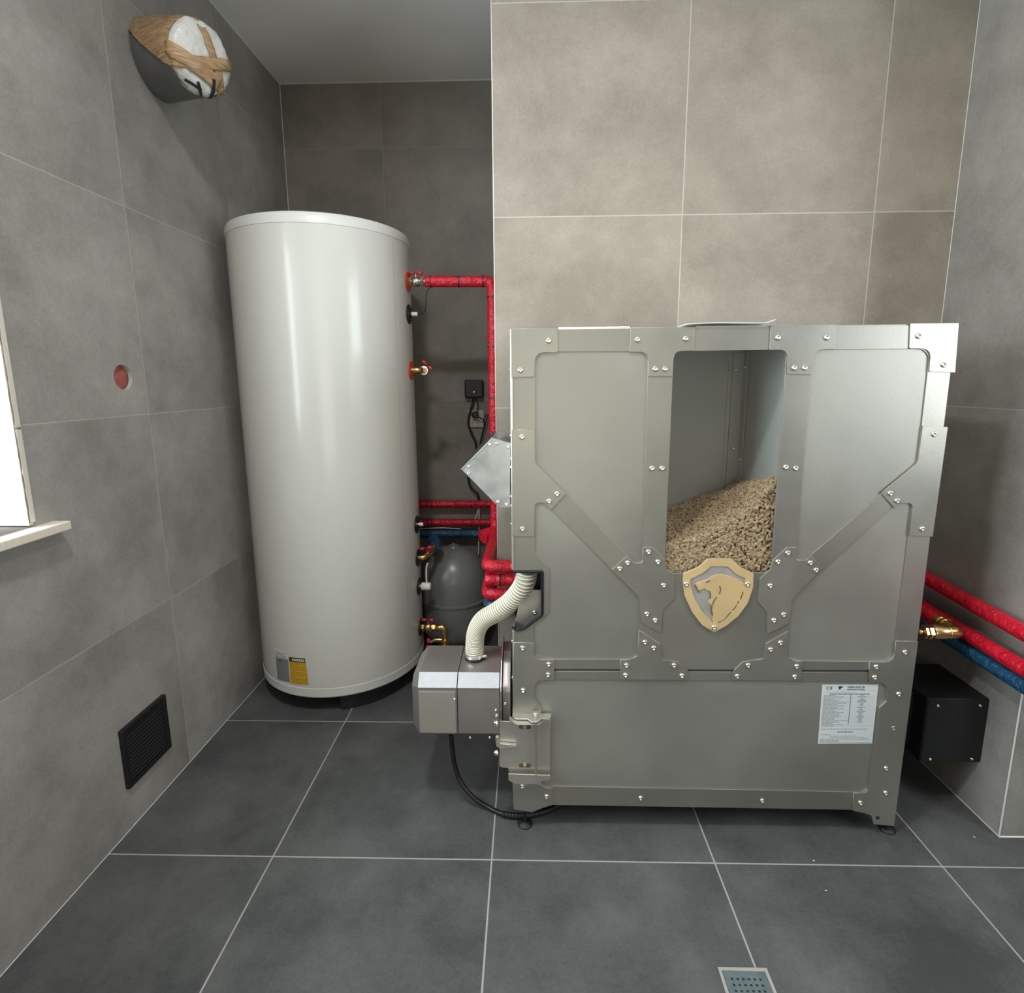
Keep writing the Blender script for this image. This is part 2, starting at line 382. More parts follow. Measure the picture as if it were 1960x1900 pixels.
# ragged crack between bead and plaster
bm = bmesh.new(); pts = [(XL+.004, W_Y1-.009+random.uniform(-.0015, .0015), W_Z0+.01+k*.02) for k in range(45)]
add_tube(bm, pts, [random.uniform(.0006, .0022) for _ in pts], 5); link('plaster_crack', bm_mesh(bm), mat('crack', (.16, .12, .08), .9), wroot)
box('window_sill', (XL-.24, W_Y0-.06, .928), (XL+.04, -.008, .950), M_sill, wroot, bevel=.003)

# window in the far right wall and glazed door behind the viewpoint (the daylight comes in here)
def opening(name, a, b, axis):
    bm = bmesh.new(); a = Vector(a); b = Vector(b); h = 1-axis; t = .06
    def bar(u0, u1, z0, z1):
        p = a.copy(); q = b.copy(); p[h] = u0; q[h] = u1; p.z = z0; q.z = z1; add_box(bm, p, q, .004)
    bar(a[h], a[h]+t, a.z, b.z); bar(b[h]-t, b[h], a.z, b.z); bar(a[h]+t, b[h]-t, a.z, a.z+t); bar(a[h]+t, b[h]-t, b.z-t, b.z)
    return tag(link(name, bm_mesh(bm), M_whitep), kind=S)
opening('window_2', (XFAR-.03, -1.78, .93), (XFAR, -.52, 2.27), 0)
opening('door_1', (.32, YFR, 0), (1.58, YFR+.03, 2.46), 1)

# ------------------------------------------------------------------ wall pieces: vent, duct, socket, junction box
vt = thing('vent_grille', (XL, .182, .125), 'square black vent grille low on the left tiled wall', 'vent')
Y0v, Y1v, Z0v, Z1v = .087, .277, .127, .311
link('vent_frame', plate_mesh(rnd([(Y0v, Z0v, .004), (Y1v, Z0v, .004), (Y1v, Z1v, .004), (Y0v, Z1v, .004)]), [rnd([(Y0v+.014, Z0v+.014, .003), (Y1v-.014, Z0v+.014, .003), (Y1v-.014, Z1v-.014, .003), (Y0v+.014, Z1v-.014, .003)])], .012, planeYZ(XL+.006), .0015), M_blackm, vt)
bm = bmesh.new()
add_box(bm, (XL+.0005, Y0v+.012, Z0v+.012), (XL+.003, Y1v-.012, Z1v-.012))
for k in range(13):
    z = Z0v+.022+k*.0118; M = Matrix.Translation((XL+.006, (Y0v+Y1v)/2, z)) @ Matrix.Rotation(.6, 4, 'Y'); t = bmesh.new(); bmesh.ops.create_cube(t, size=1)
    for v in t.verts: v.co = M @ Vector((v.co.x*.009, v.co.y*(Y1v-Y0v-.028), v.co.z*.0022))
    merge(bm, t)
link('vent_louvre', bm_mesh(bm), M_blackm, vt)

# capped duct coming out of the left wall
A = Vector((XL, .592, 2.270)); B = at(381, 112, 0, -.266); dr = .106; dc = .094
dt = thing('air_duct', A, 'grey duct stub high on the left wall, end wrapped in plastic and brown tape', 'duct')
ax = (B-A).normalized()
tube('duct_pipe', [A+ax*.002, A+(B-A)*.5, B], [dr, dr*.94, dc], M_duct, dt, 40)
DM = axisM(A, ax); Ld = (B-A).length
upv = Vector((0, 0, 1)); lx = DM.to_3x3()
a_up = math.atan2(upv.dot(lx.col[1]), upv.dot(lx.col[0]))
def bumpy(bm, amp, sc_, seed):
    for v in bm.verts:
        n = mnoise.noise_vector(v.co*sc_+Vector((seed, 0, 0))); v.co += n*amp
side = -1 if Vector((0, -1, 0)).dot(DM.to_3x3() @ Vector((math.cos(a_up+PI/2), math.sin(a_up+PI/2), 0))) < 0 else 1
bm = bmesh.new(); rows = []
for k in range(17):      # tape wound round the pipe, its lower border running obliquely
    t = k/16; zz = Ld*(.06+.94*t)+(.008 if k == 16 else 0); rr = dr+.0055+(dc-dr)*t-(.006 if k == 16 else 0); row = []
    for j in range(41):
        ang = a_up+side*(-1.3+(1.3+1.05+1.1*t)*j/40); row.append(bm.verts.new(DM @ Vector((rr*math.cos(ang), rr*math.sin(ang), zz))))
    rows.append(row)
for k in range(16):
    for j in range(40): bm.faces.new((rows[k][j], rows[k][j+1], rows[k+1][j+1], rows[k+1][j]))
bumpy(bm, .0022, 60, 1)
link('tape_wrap', bm_mesh(bm), M_tape, dt, True)
bm = bmesh.new(); add_lathe(bm, [(dc-.004, Ld*.88), (dc, Ld*.97), (dc-.002, Ld+.012), (dc*.86, Ld+.022), (dc*.6, Ld+.029), (dc*.3, Ld+.032), (0, Ld+.033)], DM, 48)
bmesh.ops.subdivide_edges(bm, edges=bm.edges, cuts=1); bumpy(bm, .006, 26, 5); bumpy(bm, .003, 70, 9)
link('plastic_cap', bm_mesh(bm), M_bag, dt, True)
def cap_pt(r, a, off):
    rr = min(r, dr+.004); z = Ld+.043+off - .035*(rr/dr)**4
    return DM @ Vector((rr*math.cos(a), rr*math.sin(a), z))
def strip(name, mt, p0, p1, wd, off):
    """tape strip across the cap, end points in cap-plane units of the duct radius (right, up)"""
    rgt = Vector((0, 1, 0)); rgt = (rgt-ax*rgt.dot(ax)).normalized(); upp = ax.cross(rgt); upp = upp if upp.z > 0 else -upp
    bm = bmesh.new(); p0 = Vector(p0); p1 = Vector(p1); d = (p1-p0).normalized(); nrm = Vector((-d.y, d.x)); rows = []
    for k in range(21):
        q = p0.lerp(p1, k/20); row = []
        for s in (-1, -.5, 0, .5, 1):
            c = (q+nrm*s*wd)*dc; rr = c.length; z = Ld+.037+off-.026*min(1.3, rr/dc)**4
            if rr > dc*1.02: c = c*(dc*1.02/rr); z = Ld+.014-(rr-dc)*.9
            row.append(bm.verts.new(A+ax*z+rgt*c.x+upp*c.y))
        rows.append(row)
    for i in range(20):
        for j in range(4): bm.faces.new((rows[i][j], rows[i][j+1], rows[i+1][j+1], rows[i+1][j]))
    bumpy(bm, .002, 50, 3)
    me = bm_mesh(bm); o = link(name, me, mt, dt, True); md = o.modifiers.new('thick', 'SOLIDIFY'); md.thickness = .0015; return o
strip('tape_strip', M_tape, (-.45, 1.2), (.95, -1.0), .12, .0)
strip('tape_strip', M_tape, (-1.15, -.70), (1.15, .40), .17, .002)
strip('tape_strip', M_tape, (-1.2, -.25), (.55, -.5), .20, .001)
strip('torn_black_film', M_black, (-.15, -.75), (.2, -1.1), .035, .003)
strip('torn_black_film', M_black, (.30, -.45), (.45, -1.0), .05, .003)
strip('torn_black_film', M_black, (-.45, -.85), (.05, -.9), .03, .003)

# black junction box, socket and cables on the back wall
def bw(px, py, d=0): return at(px, py, 1, YB-d)
jb = thing('junction_box', bw(908, 761), 'black square junction box on the back wall above the socket', 'electrical box')
a = bw(891, 761); b = bw(926, 727)
box('box_body', (a.x, YB-.040, a.z), (b.x, YB, b.z), M_black, jb, .008, 3, True)
box('box_lid', (a.x+.004, YB-.046, a.z+.004), (b.x-.004, YB-.0405, b.z-.004), M_black, jb, .003, 2)
lathe('lid_screw', [(0, 0), (.004, 0), (.004, .002), (0, .0025)], ((a.x+b.x)/2, YB-.046, a.z+.03), (0, -1, 0), M_nickel, jb, 12)
so = thing('wall_socket', bw(911, 818), 'beige double wall socket below the black junction box', 'socket')
a = bw(896, 818); b = bw(926, 785)
box('socket_plate', (a.x, YB-.010, a.z), (b.x, YB, b.z), M_socket, so, .003)
cxs = (a.x+b.x)/2; hz = (b.z-a.z)
for f in (.25, .76):
    f_ = lathe('socket_well', [(0, .0), (.016, .0), (.0175, .004), (.0195, .004), (.0195, -.002)], (cxs-.002, YB-.0105, a.z+hz*f), (0, -1, 0), M_socket, so, 28)
    for s in (-1, 1): lathe('socket_hole', [(0, .0004), (.0028, .0004), (.0028, 0)], (cxs-.002+s*.0095, YB-.0108, a.z+hz*f+.002), (0, -1, 0), M_dark, f_, 12)
pg = thing('power_plug', bw(909, 797), 'black plug in the upper well of the beige wall socket', 'plug')
lathe('plug_body', [(0, 0), (.016, 0), (.017, .02), (.012, .032), (0, .034)], (cxs-.002, YB-.0145, a.z+hz*.76), (0, -1, 0), M_black, pg, 24)
tube('plug_cord', [bw(909, 796, .045), bw(918, 799, .045), bw(926, 806, .03), bw(926, 822, .03), bw(923, 835, .03), bw(919, 850, .03), bw(915, 870, .03)], .003, M_black, pg, 8, n=6)
tag(tube('power_cable', [bw(907, 762, .02), bw(904, 775, .02), bw(898, 795, .025), bw(897, 812, .025), bw(903, 830, .025), bw(911, 850, .025), bw(908, 880, .025), bw(897, 905, .025), bw(900, 930, .025), bw(914, 945, .03), bw(917, 958, .03)], .0062, M_black, n=6, seg=10),
    'thick black cable hanging from the junction box past the left side of the socket', 'cable')
tag(tube('power_cable', [bw(912, 762, .02), bw(915, 776, .02), bw(913, 790, .05), bw(916, 797, .06)], .0028, M_black, n=6, seg=8), 'thin short black cable from the junction box to the plug', 'cable')
tag(tube('power_cable', [bw(921, 850, .035), bw(923, 830, .035), bw(928, 815, .035), bw(932, 800, .035), bw(934, 794, .035), bw(930, 794, .035), bw(927, 803, .035), bw(926, 820, .04), bw(919, 845, .04)], .0028, M_black, n=6, seg=8), 'thin black cable looped between the socket and the red vertical pipe', 'cable')
tag(tube('thin_cable', [bw(917, 958, .035), bw(917, 1000, .035), bw(916, 1060, .035)], .0034, M_whitep, n=4, seg=8), 'thin white cable hanging down in front of the two red pipes at the back wall', 'cable')
tag(tube('thin_cable', [bw(915, 976, .042), bw(911, 990, .042), bw(906, 997, .042)], .0028, M_whitep, n=4, seg=8), 'short white cable end branching off beside the longer white cable', 'cable')
tag(tube('thin_cable', [bw(790, 1012, .05), bw(845, 1010, .05), bw(882, 1012, .05)], .002, M_whitep, n=4, seg=8), 'thin white cable lying along the blue pipe at the back wall', 'cable')

# ------------------------------------------------------------------ hot water tank
TC = Vector((-.111, .977)); TR = .340
def tang(px, py, r=TR):
    d = R_*((px-PPX)/F_PX) + U_*(-(py-PPY)/F_PX) + fw; e = CAM.xy-TC; a = d.xy.dot(d.xy); b = e.dot(d.xy); c = e.dot(e)-r*r
    t = (-b-math.sqrt(max(0, b*b-a*c)))/a; p = CAM+d*t; return math.atan2(p.y-TC.y, p.x-TC.x), p.z
tk = thing('water_tank', (TC.x, TC.y, 0), 'tall white cylindrical hot water tank standing in the left corner', 'water tank')
TM = (TC.x, TC.y, 0)
lathe('tank_body', [(.30, .10), (TR, .10), (TR, 1.812), (.30, 1.812)], TM, (0, 0, 1), M_tank, tk, 160)
lathe('tank_lid', [(0, 1.866), (.20, 1.864), (.318, 1.850), (.336, 1.843), (TR+.0015, 1.832), (TR+.0016, 1.808), (TR-.001, 1.806), (.3, 1.806)], TM, (0, 0, 1), M_tankb, tk, 160)
lathe('tank_base', [(0, .074), (.315, .072), (.334, .071), (TR+.001, .078), (TR+.0016, .112), (TR-.001, .114), (.3, .113)], TM, (0, 0, 1), M_tankb, tk, 160)
for c in (-52, 68, 188):
    bm = bmesh.new(); M = axisM(TM, (0, 0, 1)); q = Matrix.Translation(TM)
    a0, a1 = math.radians(c-25), math.radians(c+25)
    add_lathe(bm, [(.20, 0), (.308, 0), (.312, .004), (.312, .075), (.20, .075), (.20, 0)], q, 20, a0, a1)
    bmesh.ops.holes_fill(bm, edges=bm.edges); link('foot', bm_mesh(bm), M_black, tk)
a, z = tang(750, 440); tube('sheet_seam', [(TC.x+(TR+.0002)*math.cos(a), TC.y+(TR+.0002)*math.sin(a), zz) for zz in (.12, 1.80)], .0007, mat('seam_shadow', (.30, .30, .29), .5), tk, 6)
def patch(name, pts, r, mt, parent):
    """curved label on the tank from four photo corners tl, tr, br, bl"""
    c = [tang(*p) for p in pts]; bm = bmesh.new(); n = 6; rows = []
    for j in (0, 1):
        L0, L1 = (c[0], c[1]) if j == 0 else (c[3], c[2])
        rows.append([bm.verts.new((TC.x+r*math.cos(L0[0]+(L1[0]-L0[0])*k/n), TC.y+r*math.sin(L0[0]+(L1[0]-L0[0])*k/n), L0[1]+(L1[1]-L0[1])*k/n)) for k in range(n+1)])
    for k in range(n): bm.faces.new((rows[0][k], rows[0][k+1], rows[1][k+1], rows[1][k]))
    o = link(name, bm_mesh(bm), mt, parent); md = o.modifiers.new('t', 'SOLIDIFY'); md.thickness = .0004; md.offset = 0; return o
y1 = patch('yellow_sticker', [(553, 1256), (584, 1259), (591, 1310), (557, 1307)], TR+.0008, M_yellow, tk); tag(y1, 'yellow warning sticker with a black header')
patch('sticker_header', [(553.5, 1257), (583.5, 1260), (585, 1268), (554.5, 1265)], TR+.0013, M_printd, y1)
for k in range(6): patch('sticker_lettering', [(559.5+k*4, 1259.8+k*.35), (562.2+k*4, 1260.1+k*.35), (562.7+k*4, 1264.6+k*.35), (560+k*4, 1264.3+k*.35)], TR+.0017, M_labelw, y1)
for k in range(3): patch('sticker_lettering', [(570-k*2, 1273+k*11), (583+k, 1274+k*11), (583.2+k, 1275.2+k*11), (570.2-k*2, 1274.2+k*11)], TR+.0013, mat('orange_print', (.75, .45, .08), .5), y1)
g1 = patch('grey_sticker', [(528, 1257), (551.5, 1262), (555, 1305), (532, 1299)], TR+.0008, M_greylab, tk); tag(g1, 'grey printed sticker')
patch('sticker_mark', [(531, 1261), (540, 1264), (541, 1266), (535, 1264)], TR+.0013, M_printd, g1)
w1 = patch('white_sticker', [(526, 1239), (549, 1249), (550, 1260), (528, 1255)], TR+.0006, M_tankb, tk)
for k in range(4): patch('sticker_print', [(528, 1245.5+k*2.8), (548, 1249.8+k*2.8), (548, 1250.6+k*2.8), (528, 1246.3+k*2.8)], TR+.0010, M_print, w1)

# ports on the right side of the tank
PA = math.radians(-3); pn = Vector((math.cos(PA), math.sin(PA), 0)); pt = Vector((-pn.y, pn.x, 0))
def port(py, mt):
    p = TC.to_3d()+pn*(TR-.001); z = at(784+ (py-540)*.045, py, 0, p.x).z; p.z = z
    lathe('port_collar', [(0, 0), (.012, .0), (.012, .006), (.036, .005), (.038, .003), (.038, 0)], p, pn, mt, tk, 32)
    return p
P1 = port(543, M_orange); P2 = port(604, M_black); P3 = port(709, M_orange); P4 = port(994, M_black); P5 = port(1055, M_black); P6 = port(1107, M_black); P7 = port(1181, M_black)

def handle(bm, c, along, updir):
    """butterfly handle of a ball valve"""
    c = Vector(c); along = Vector(along).normalized(); updir = Vector(updir).normalized()
    side = along.cross(updir)
    for s in (-1, 1):
        q = [c+along*s*.004+updir*.002, c+along*s*.014+updir*.004, c+along*s*.026+updir*.002]
        add_tube(bm, q, [.004, .007, .0085], 10)
def ball_valve(p, d, upd, label, body=M_nickel, k=1.0):
    p = Vector(p); d = Vector(d).normalized()
    v = thing('ball_valve', p, label, 'valve')
    bm = bmesh.new(); add_lathe(bm, [(0, 0), (.012*k, 0), (.0125*k, .012*k), (.015*k, .016*k), (.018*k, .024*k), (.019*k, .032*k), (.018*k, .040*k), (.014*k, .046*k), (.0135*k, .056*k), (0, .056*k)], axisM(p, d), 28)
    o = link('valve_body', bm_mesh(bm), body, v, True); sharpen(o, 30)
    bm = bmesh.new(); hexprism(bm, p+d*.002, d, .0175*k, .012*k); link('hex_nut', bm_mesh(bm), body, v)
    bm = bmesh.new(); hexprism(bm, p+d*.050*k, d, .0175*k, .014*k); link('hex_nut', bm_mesh(bm), body, v)
    c = p+d*.030*k
    tube('valve_stem', [c, c+Vector(upd)*.028*k], .005*k, M_nickel, v, 10)
    bm = bmesh.new(); handle(bm, c+Vector(upd)*.030*k, d, upd); o = link('valve_handle', bm_mesh(bm), M_redh, v, True); return v
Z = Vector((0, 0, 1))
ball_valve(P1+pn*.004, pn, Z, 'silver ball valve with red handle at the topmost port of the white tank')
# red pipe from the top valve, then down
q0 = P1+pn*.068
tube_l = tube
def lagged(name, pts, r, mt, label, cat, bands=(), rad=.03, seg=22, group=None):
    o = thing(name, pts[0], label, cat, group); pl = bend(pts, rad)
    # resample for a slightly wrinkled sleeve
    dense = []
    for i in range(len(pl)-1):
        n = max(1, int((pl[i+1]-pl[i]).length/.012))
        dense += [pl[i].lerp(pl[i+1], k/n) for k in range(n)]
    dense.append(pl[-1]); rr = [r*(1+.035*mnoise.noise(p*23)) for p in dense]
    tube('pipe_sleeve', dense, rr, mt, o, seg)
    for i, t in bands:
        a = Vector(pts[i]); b = Vector(pts[i+1]); c = a.lerp(b, t); d = (b-a).normalized()
        tube('cable_tie', [c-d*.0022, c+d*.0022], r*1.07, M_black, o, seg)
    return o
XV = at(943, 600, 1, .96).x
zt = at(943, 538, 1, .96).z
tube('pipe_nipple', [P1+pn*.060, P1+pn*.075], .0125, M_brass, bpy.data.objects['ball_valve'], 16)
ptop = q0+pn*.004
RP = lagged('red_heating_pipe', [ptop, (XV, .965, zt), (XV, .965, .655), (XV+.001, .80, .650), (.562, .485, .662), (1.985, .485, .648), (1.985, YR-.02, .628), (1.985, -.55, .622)], .0215, M_red,
       'red insulated pipe from the top valve of the white tank down the chimney corner', 'pipe',
       [(0, .08), (0, .50), (0, .86), (1, .06), (1, .25), (1, .45), (1, .60), (1, .82)], .03)
e = RP
tube('elbow_sleeve', [(XV-.052, .93, .636), (XV-.03, .95, .640), (XV-.005, .965, .650)], [.030, .027, .022], M_red, e, 20)
lagged('red_heating_pipe', [(.556, .49, .640-.028), (.64, .49, .612), (1.20, .49, .612)], .021, M_red, 'red insulated pipe stub behind the boiler, middle of the three at its left edge', 'pipe', [(0, .6)])
lagged('red_heating_pipe', [(.558, .70, .556), (.560, .49, .560), (1.986, .487, .548), (1.986, YR-.02, .536), (1.986, -.55, .530)], .021, M_red, 'red insulated pipe just above the blue pipe along the right wall', 'pipe')
lagged('blue_pipe', [(.562, .70, .512), (.564, .505, .512), (1.987, .505, .500), (1.987, YR-.02, .492), (1.987, -.55, .486)], .0205, M_blue, 'blue insulated pipe below the red pipes, running behind the boiler to the right wall', 'pipe')
for nm, z, mt, lab, x1 in (('red_heating_pipe', .651, M_red, 'upper of two dark red pipes low along the back wall behind the tank', .535), ('red_heating_pipe', .553, M_red, 'lower of two dark red pipes low along the back wall behind the tank', .535)):
    lagged(nm, [(-.30, YB-.045, z), (x1, YB-.045, z)], .0195, mt, lab, 'pipe', [(0, .6), (0, .85)])
lagged('blue_pipe', [(-.30, YB-.055, .495), (.47, YB-.055, .495)], .021, M_blue, 'dark blue insulated pipe under the two red pipes along the back wall', 'pipe', [(0, .62), (0, .84)])

# sensor plugs, thin cable
def plug(p, label, r=.0085, L=.03, mt=M_whitep):
    v = thing('sensor_plug', p, label, 'plug')
    lathe('plug_nut', [(0, 0), (r*.75, 0), (r*.75, .012), (0, .012)], Vector(p)+pn*.003, pn, M_nickel, v, 6, False)
    lathe('plug_cap', [(0, .010), (r, .010), (r*1.03, .014), (r*1.0, L), (r*.8, L+.003), (0, L+.003)], Vector(p)+pn*.003, pn, mt, v, 24); return v
v = plug(P2, 'white sensor plug in the second port from the top of the white tank')
e0 = P2+pn*.036
tube('sensor_cable', [e0, e0+pn*.012+Z*.0, e0+pn*.030+Z*.012, e0+pn*.036+Z*.055, e0+pn*.040+Z*.085, e0+pn*.055+Z*.100], .0022, M_black, v, 8, n=6)
plug(P4, 'small white sensor plug in the port level with the dark red pipes', .008, .022)
# brass elbow valve at the third port
v = thing('elbow_valve', P3, 'brass elbow with small red valve at the third port of the white tank', 'valve')
tube('brass_elbow', bend([P3, P3+pn*.036, P3+pn*.040+Vector((.004, .06, 0))], .014), .0125, M_brass, v, 20)
lathe('hex_nut', [(0, 0), (.019, 0), (.019, .014), (0, .014)], P3+pn*.042+Vector((.004, .035, 0)), (.1, 1, 0), M_nickel, v, 8, False)
bm = bmesh.new(); handle(bm, P3+pn*.058+Vector((0, .045, .018)), (1, 0, -.9), (.7, 0, .7)); link('valve_handle', bm_mesh(bm), M_redh, v, True)
# fifth port: brass elbow, blue pipe behind
v = thing('elbow_valve', P5, 'brass elbow with blue sleeve at the port above the grey expansion vessel', 'valve')
tube('brass_elbow', bend([P5, P5+pn*.028, P5+pn*.050+Vector((.01, .07, .03))], .014), .0115, M_brass, v, 20)
tube('threaded_ring', [P5+pn*.034+Vector((.002, .02, .008)), P5+pn*.042+Vector((.004, .04, .017))], .0155, M_brass, v, 16)
tube('blue_sleeve', bend([P5+pn*.05+Vector((.01, .07, .03)), P5+pn*.055+Vector((.012, .11, .03)), P5+pn*.04+Vector((.0, .16, .035))], .03), .022, M_blueh, v, 20)
bm = bmesh.new(); handle(bm, P5+pn*.03+Vector((0, .03, .03)), (1, 0, .2), (0, 0, 1)); link('valve_handle', bm_mesh(bm), M_redh, v, True)
# sixth port: big white immersion plug with cable
v = plug(P6, 'large white thermostat plug with a white cable, in front of the grey expansion vessel', .0165, .047)
tube('sensor_cable', [P6+pn*.035+Z*.015, P6+pn*.034+Z*.05, P6+pn*.036+Z*.085, P6+pn*.042+Z*.105], .0038, M_whitep, v, 8, n=6)
# seventh port: ball valve, elbow and drain tap
v = ball_valve(P7+pn*.004, pn, Z, 'brass ball valve with red handle at the lowest port of the white tank', M_brass)
bm = bmesh.new(); add_tube(bm, bend([P7+pn*.066, P7+pn*.108, P7+pn*.108-Z*.085], .016), .0150, 20); link('brass_elbow', bm_mesh(bm), M_brass, v, True)
for k in (0, 1): tube('threaded_ring', [P7+pn*.108-Z*(.055+k*.018), P7+pn*.108-Z*(.065+k*.018)], .0185, M_brass, v, 16)
tube('blue_sleeve', [P7+pn*.108-Z*.09, P7+pn*.108-Z*.16], .018, M_blueh, v, 16)
t = thing('drain_tap', P7+pn*.02-Z*.06, 'small brass drain tap with red handle below the lowest valve of the tank', 'tap')
b0 = P7+pn*.095-Z*.058
tube('tap_body', [b0, b0-pn*.03, b0-pn*.055-Z*.012], [.010, .009, .007], M_brass, t, 14)
bm = bmesh.new(); handle(bm, b0-pn*.062-Z*.022, (0.2, 0, 1), (-1, 0, 0)); link('tap_handle', bm_mesh(bm), M_redh, t, True)

# ------------------------------------------------------------------ expansion vessel
EX = thing('expansion_vessel', (.350, 1.19, 0), 'dark grey domed expansion vessel behind the burner, right of the white tank', 'vessel')
R = .158
prof = [(0, .03)]+[(R*math.sin(t*PI/2/8), .14-.11*math.cos(t*PI/2/8)) for t in range(1, 9)]+[(R, .28)]+[(R*math.cos(t*PI/2/10), .33+.185*math.sin(t*PI/2/10)) for t in range(0, 10)]+[(0, .515)]
lathe('vessel_body', prof, (.350, 1.19, 0), Z, M_vessel, EX, 64)
lathe('seam_ring', [(R-.002, .262), (R+.005, .266), (R+.005, .276), (R-.002, .280)], (.350, 1.19, 0), Z, M_vessel, EX, 64)
lathe('top_cap', [(0, .0), (.030, -.003), (.026, .003), (.008, .005), (.007, .014), (0, .014)], (.350, 1.19, .514), Z, M_vessel, EX, 24)
for k in range(3):
    a = k*2*PI/3+.5; tube('leg', [(.35+.12*math.cos(a), 1.19+.12*math.sin(a), .10), (.35+.14*math.cos(a), 1.19+.14*math.sin(a), 0)], .010, M_vessel, EX, 10)

# ------------------------------------------------------------------ the boiler
Yf = .100
def fp(px, py, y=Yf): p = at(px, py, 1, y); return (p.x, p.z)
def P(pl, y=Yf, k=6): return [fp(x, z, y) for x, z in rnd(pl, k)]
BO = thing('pellet_boiler', (1.197, .28, 0), 'large grey steel pellet boiler with riveted plates, front window and gold shield', 'boiler')
win = [(1290, 672, 16), (1507, 669, 16), (1477, 1096, 15), (1272, 1098, 15)]
UL = [(1024, 673, 26), (1241, 672, 26), (1230, 1077, 8), (1214, 1077, 4), (1024, 886, 14)]
LL = [(1024, 962, 8), (1042, 962, 8), (1224, 1143, 16), (1221, 1262, 22), (1022, 1262, 24), (1022, 1195, 8), (1051, 1174, 8), (1051, 1087, 6), (1024, 1056, 6)]
UR = [(1557, 669, 26), (1782, 667, 26), (1757, 885, 16), (1543, 1072, 3), (1524, 1072, 8)]
LR = [(1716, 963, 4), (1747, 963, 8), (1711, 1267, 26), (1507, 1265, 26), (1516, 1146, 14)]
BP = [(1023, 1301, 18), (1699, 1306, 22), (1697, 1341, 4), (1683, 1354, 4), (1662, 1517, 22), (1045, 1505, 10), (1035, 1490, 4), (1035, 1351, 4), (1023, 1335, 4)]
notch = [(979, 1204), (1000, 1204, 8), (1038, 1176, 8), (1038, 1093, 2), (979, 1093)]
up_out = [(981, 631), (1832, 621), (1750, 1283), (984, 1280)] 
up_out = [(981, 631), (1832, 621), (1750, 1283), (984, 1280), (983.5, 1204), (998, 1204, 8), (1038, 1176, 8), (1038, 1093, 2), (982.5, 1093)]
lo_out = [(984, 1285), (1749.5, 1288), (1713, 1552), (984, 1540)]
# sheet behind the frame
sheet = [(981, 629), (1834, 619), (1713, 1550), (984, 1540), (983.5, 1204), (998, 1204, 8), (1038, 1176, 8), (1038, 1093, 2), (982.5, 1093)]
link('front_sheet', plate_mesh(P(sheet), [P(win)], .003, planeXZ(.1065), .0003), M_panel, BO)
link('upper_frame', plate_mesh(P(up_out), [P(h) for h in (win, UL, LL, UR, LR)], .003, planeXZ(.1035), .0005), M_steel, BO)
link('lower_frame', plate_mesh(P(lo_out), [P(BP)], .003, planeXZ(.1035), .0005), M_steel, BO)
bm = bmesh.new(); q0_ = [fp(984, 1280.2, .1048), fp(1750, 1283, .1048), fp(1750, 1285.6, .1048), fp(984, 1282.6, .1048)]
link('module_seam_shade', plate_mesh(q0_, [], .0004, planeXZ(.1048)), M_dark, BO)  # dark strip painted in for the shade of the gap between modules
G = [
 [(978, 629), (1067, 628), (1067, 675, 3), (1024, 674, 26), (1022, 721, 2), (979, 722)],
 [(1207, 627), (1330, 626), (1328, 671, 2), (1290, 672, 17), (1287, 720, 2), (1241, 720, 2), (1241, 673, 26), (1205, 674, 3)],
 [(1475, 622), (1601, 621), (1598, 668, 2), (1557, 669, 26), (1552, 717, 2), (1507, 716, 2), (1507, 669, 17), (1473, 670, 2)],
 [(1742, 619), (1835, 618), (1828, 713), (1778, 711, 2), (1782, 667, 26), (1740, 667, 3)],
 [(979, 822), (1023, 822), (1024, 886, 14), (1083, 945, 1), (1055, 975, 1), (1042, 962, 8), (1024, 962, 8), (1023, 1026), (981, 1026)],
 [(1766, 815), (1814, 817), (1785, 1027), (1739, 1025), (1747, 963, 8), (1716, 963, 4), (1712, 973), (1686, 943), (1757, 885, 16)],
 [(1230, 1047), (1250, 1047, 3), (1272, 1070, 3), (1274, 1090, 3), (1292, 1098, 4), (1291, 1145, 6), (1268, 1168, 4), (1266, 1213, 2), (1226, 1190), (1224, 1143, 16), (1171, 1090, 1), (1201, 1063, 1), (1214, 1077, 4), (1230, 1077, 6)],
 [(1223, 1205), (1264, 1232, 2), (1267, 1262, 4), (1298, 1266, 3), (1317, 1283), (1317, 1301), (1186, 1300), (1188, 1262), (1200, 1262, 4), (1221, 1256, 10)],
 [(1506, 1047, 3), (1525, 1047), (1524, 1072, 6), (1543, 1072, 3), (1552, 1063), (1574, 1087), (1516, 1146, 14), (1510, 1192), (1468, 1213, 1), (1468, 1172, 4), (1450, 1150, 4), (1454, 1107, 4), (1474, 1090, 3), (1479, 1072, 3)],
 [(1508, 1207), (1465, 1232, 2), (1461, 1260, 3), (1422, 1266, 3), (1403, 1284), (1400, 1301), (1533, 1303), (1536, 1265), (1524, 1265, 4), (1507, 1256, 10)],
 [(983, 1229), (1022, 1230), (1022, 1262, 24), (1061, 1262), (1061, 1301), (1023, 1301, 18), (1023, 1335, 4), (1036, 1352, 3), (1036, 1368), (981, 1368)],
 [(1714, 1226), (1757, 1228), (1711, 1580, 2), (1672, 1577, 2), (1668, 1560, 7), (1652, 1555, 6), (1632, 1551, 2), (1634, 1517), (1662, 1517, 22), (1683, 1354, 4), (1697, 1341, 4), (1699, 1306, 22), (1662, 1305), (1664, 1266), (1711, 1267, 26)],
 [(981, 1497), (1035, 1500), (1045, 1507, 6), (1058, 1508), (1058, 1540, 3), (1040, 1545, 4), (1018, 1554, 3), (983, 1548)],
]
for g in G:
    link('gusset_plate', plate_mesh(P(g), [], .003, planeXZ(.1005), .0006), M_steel2, BO)
xl, zt_ = fp(980, 629); xr, _ = fp(1834, 618); ztop = 1.403
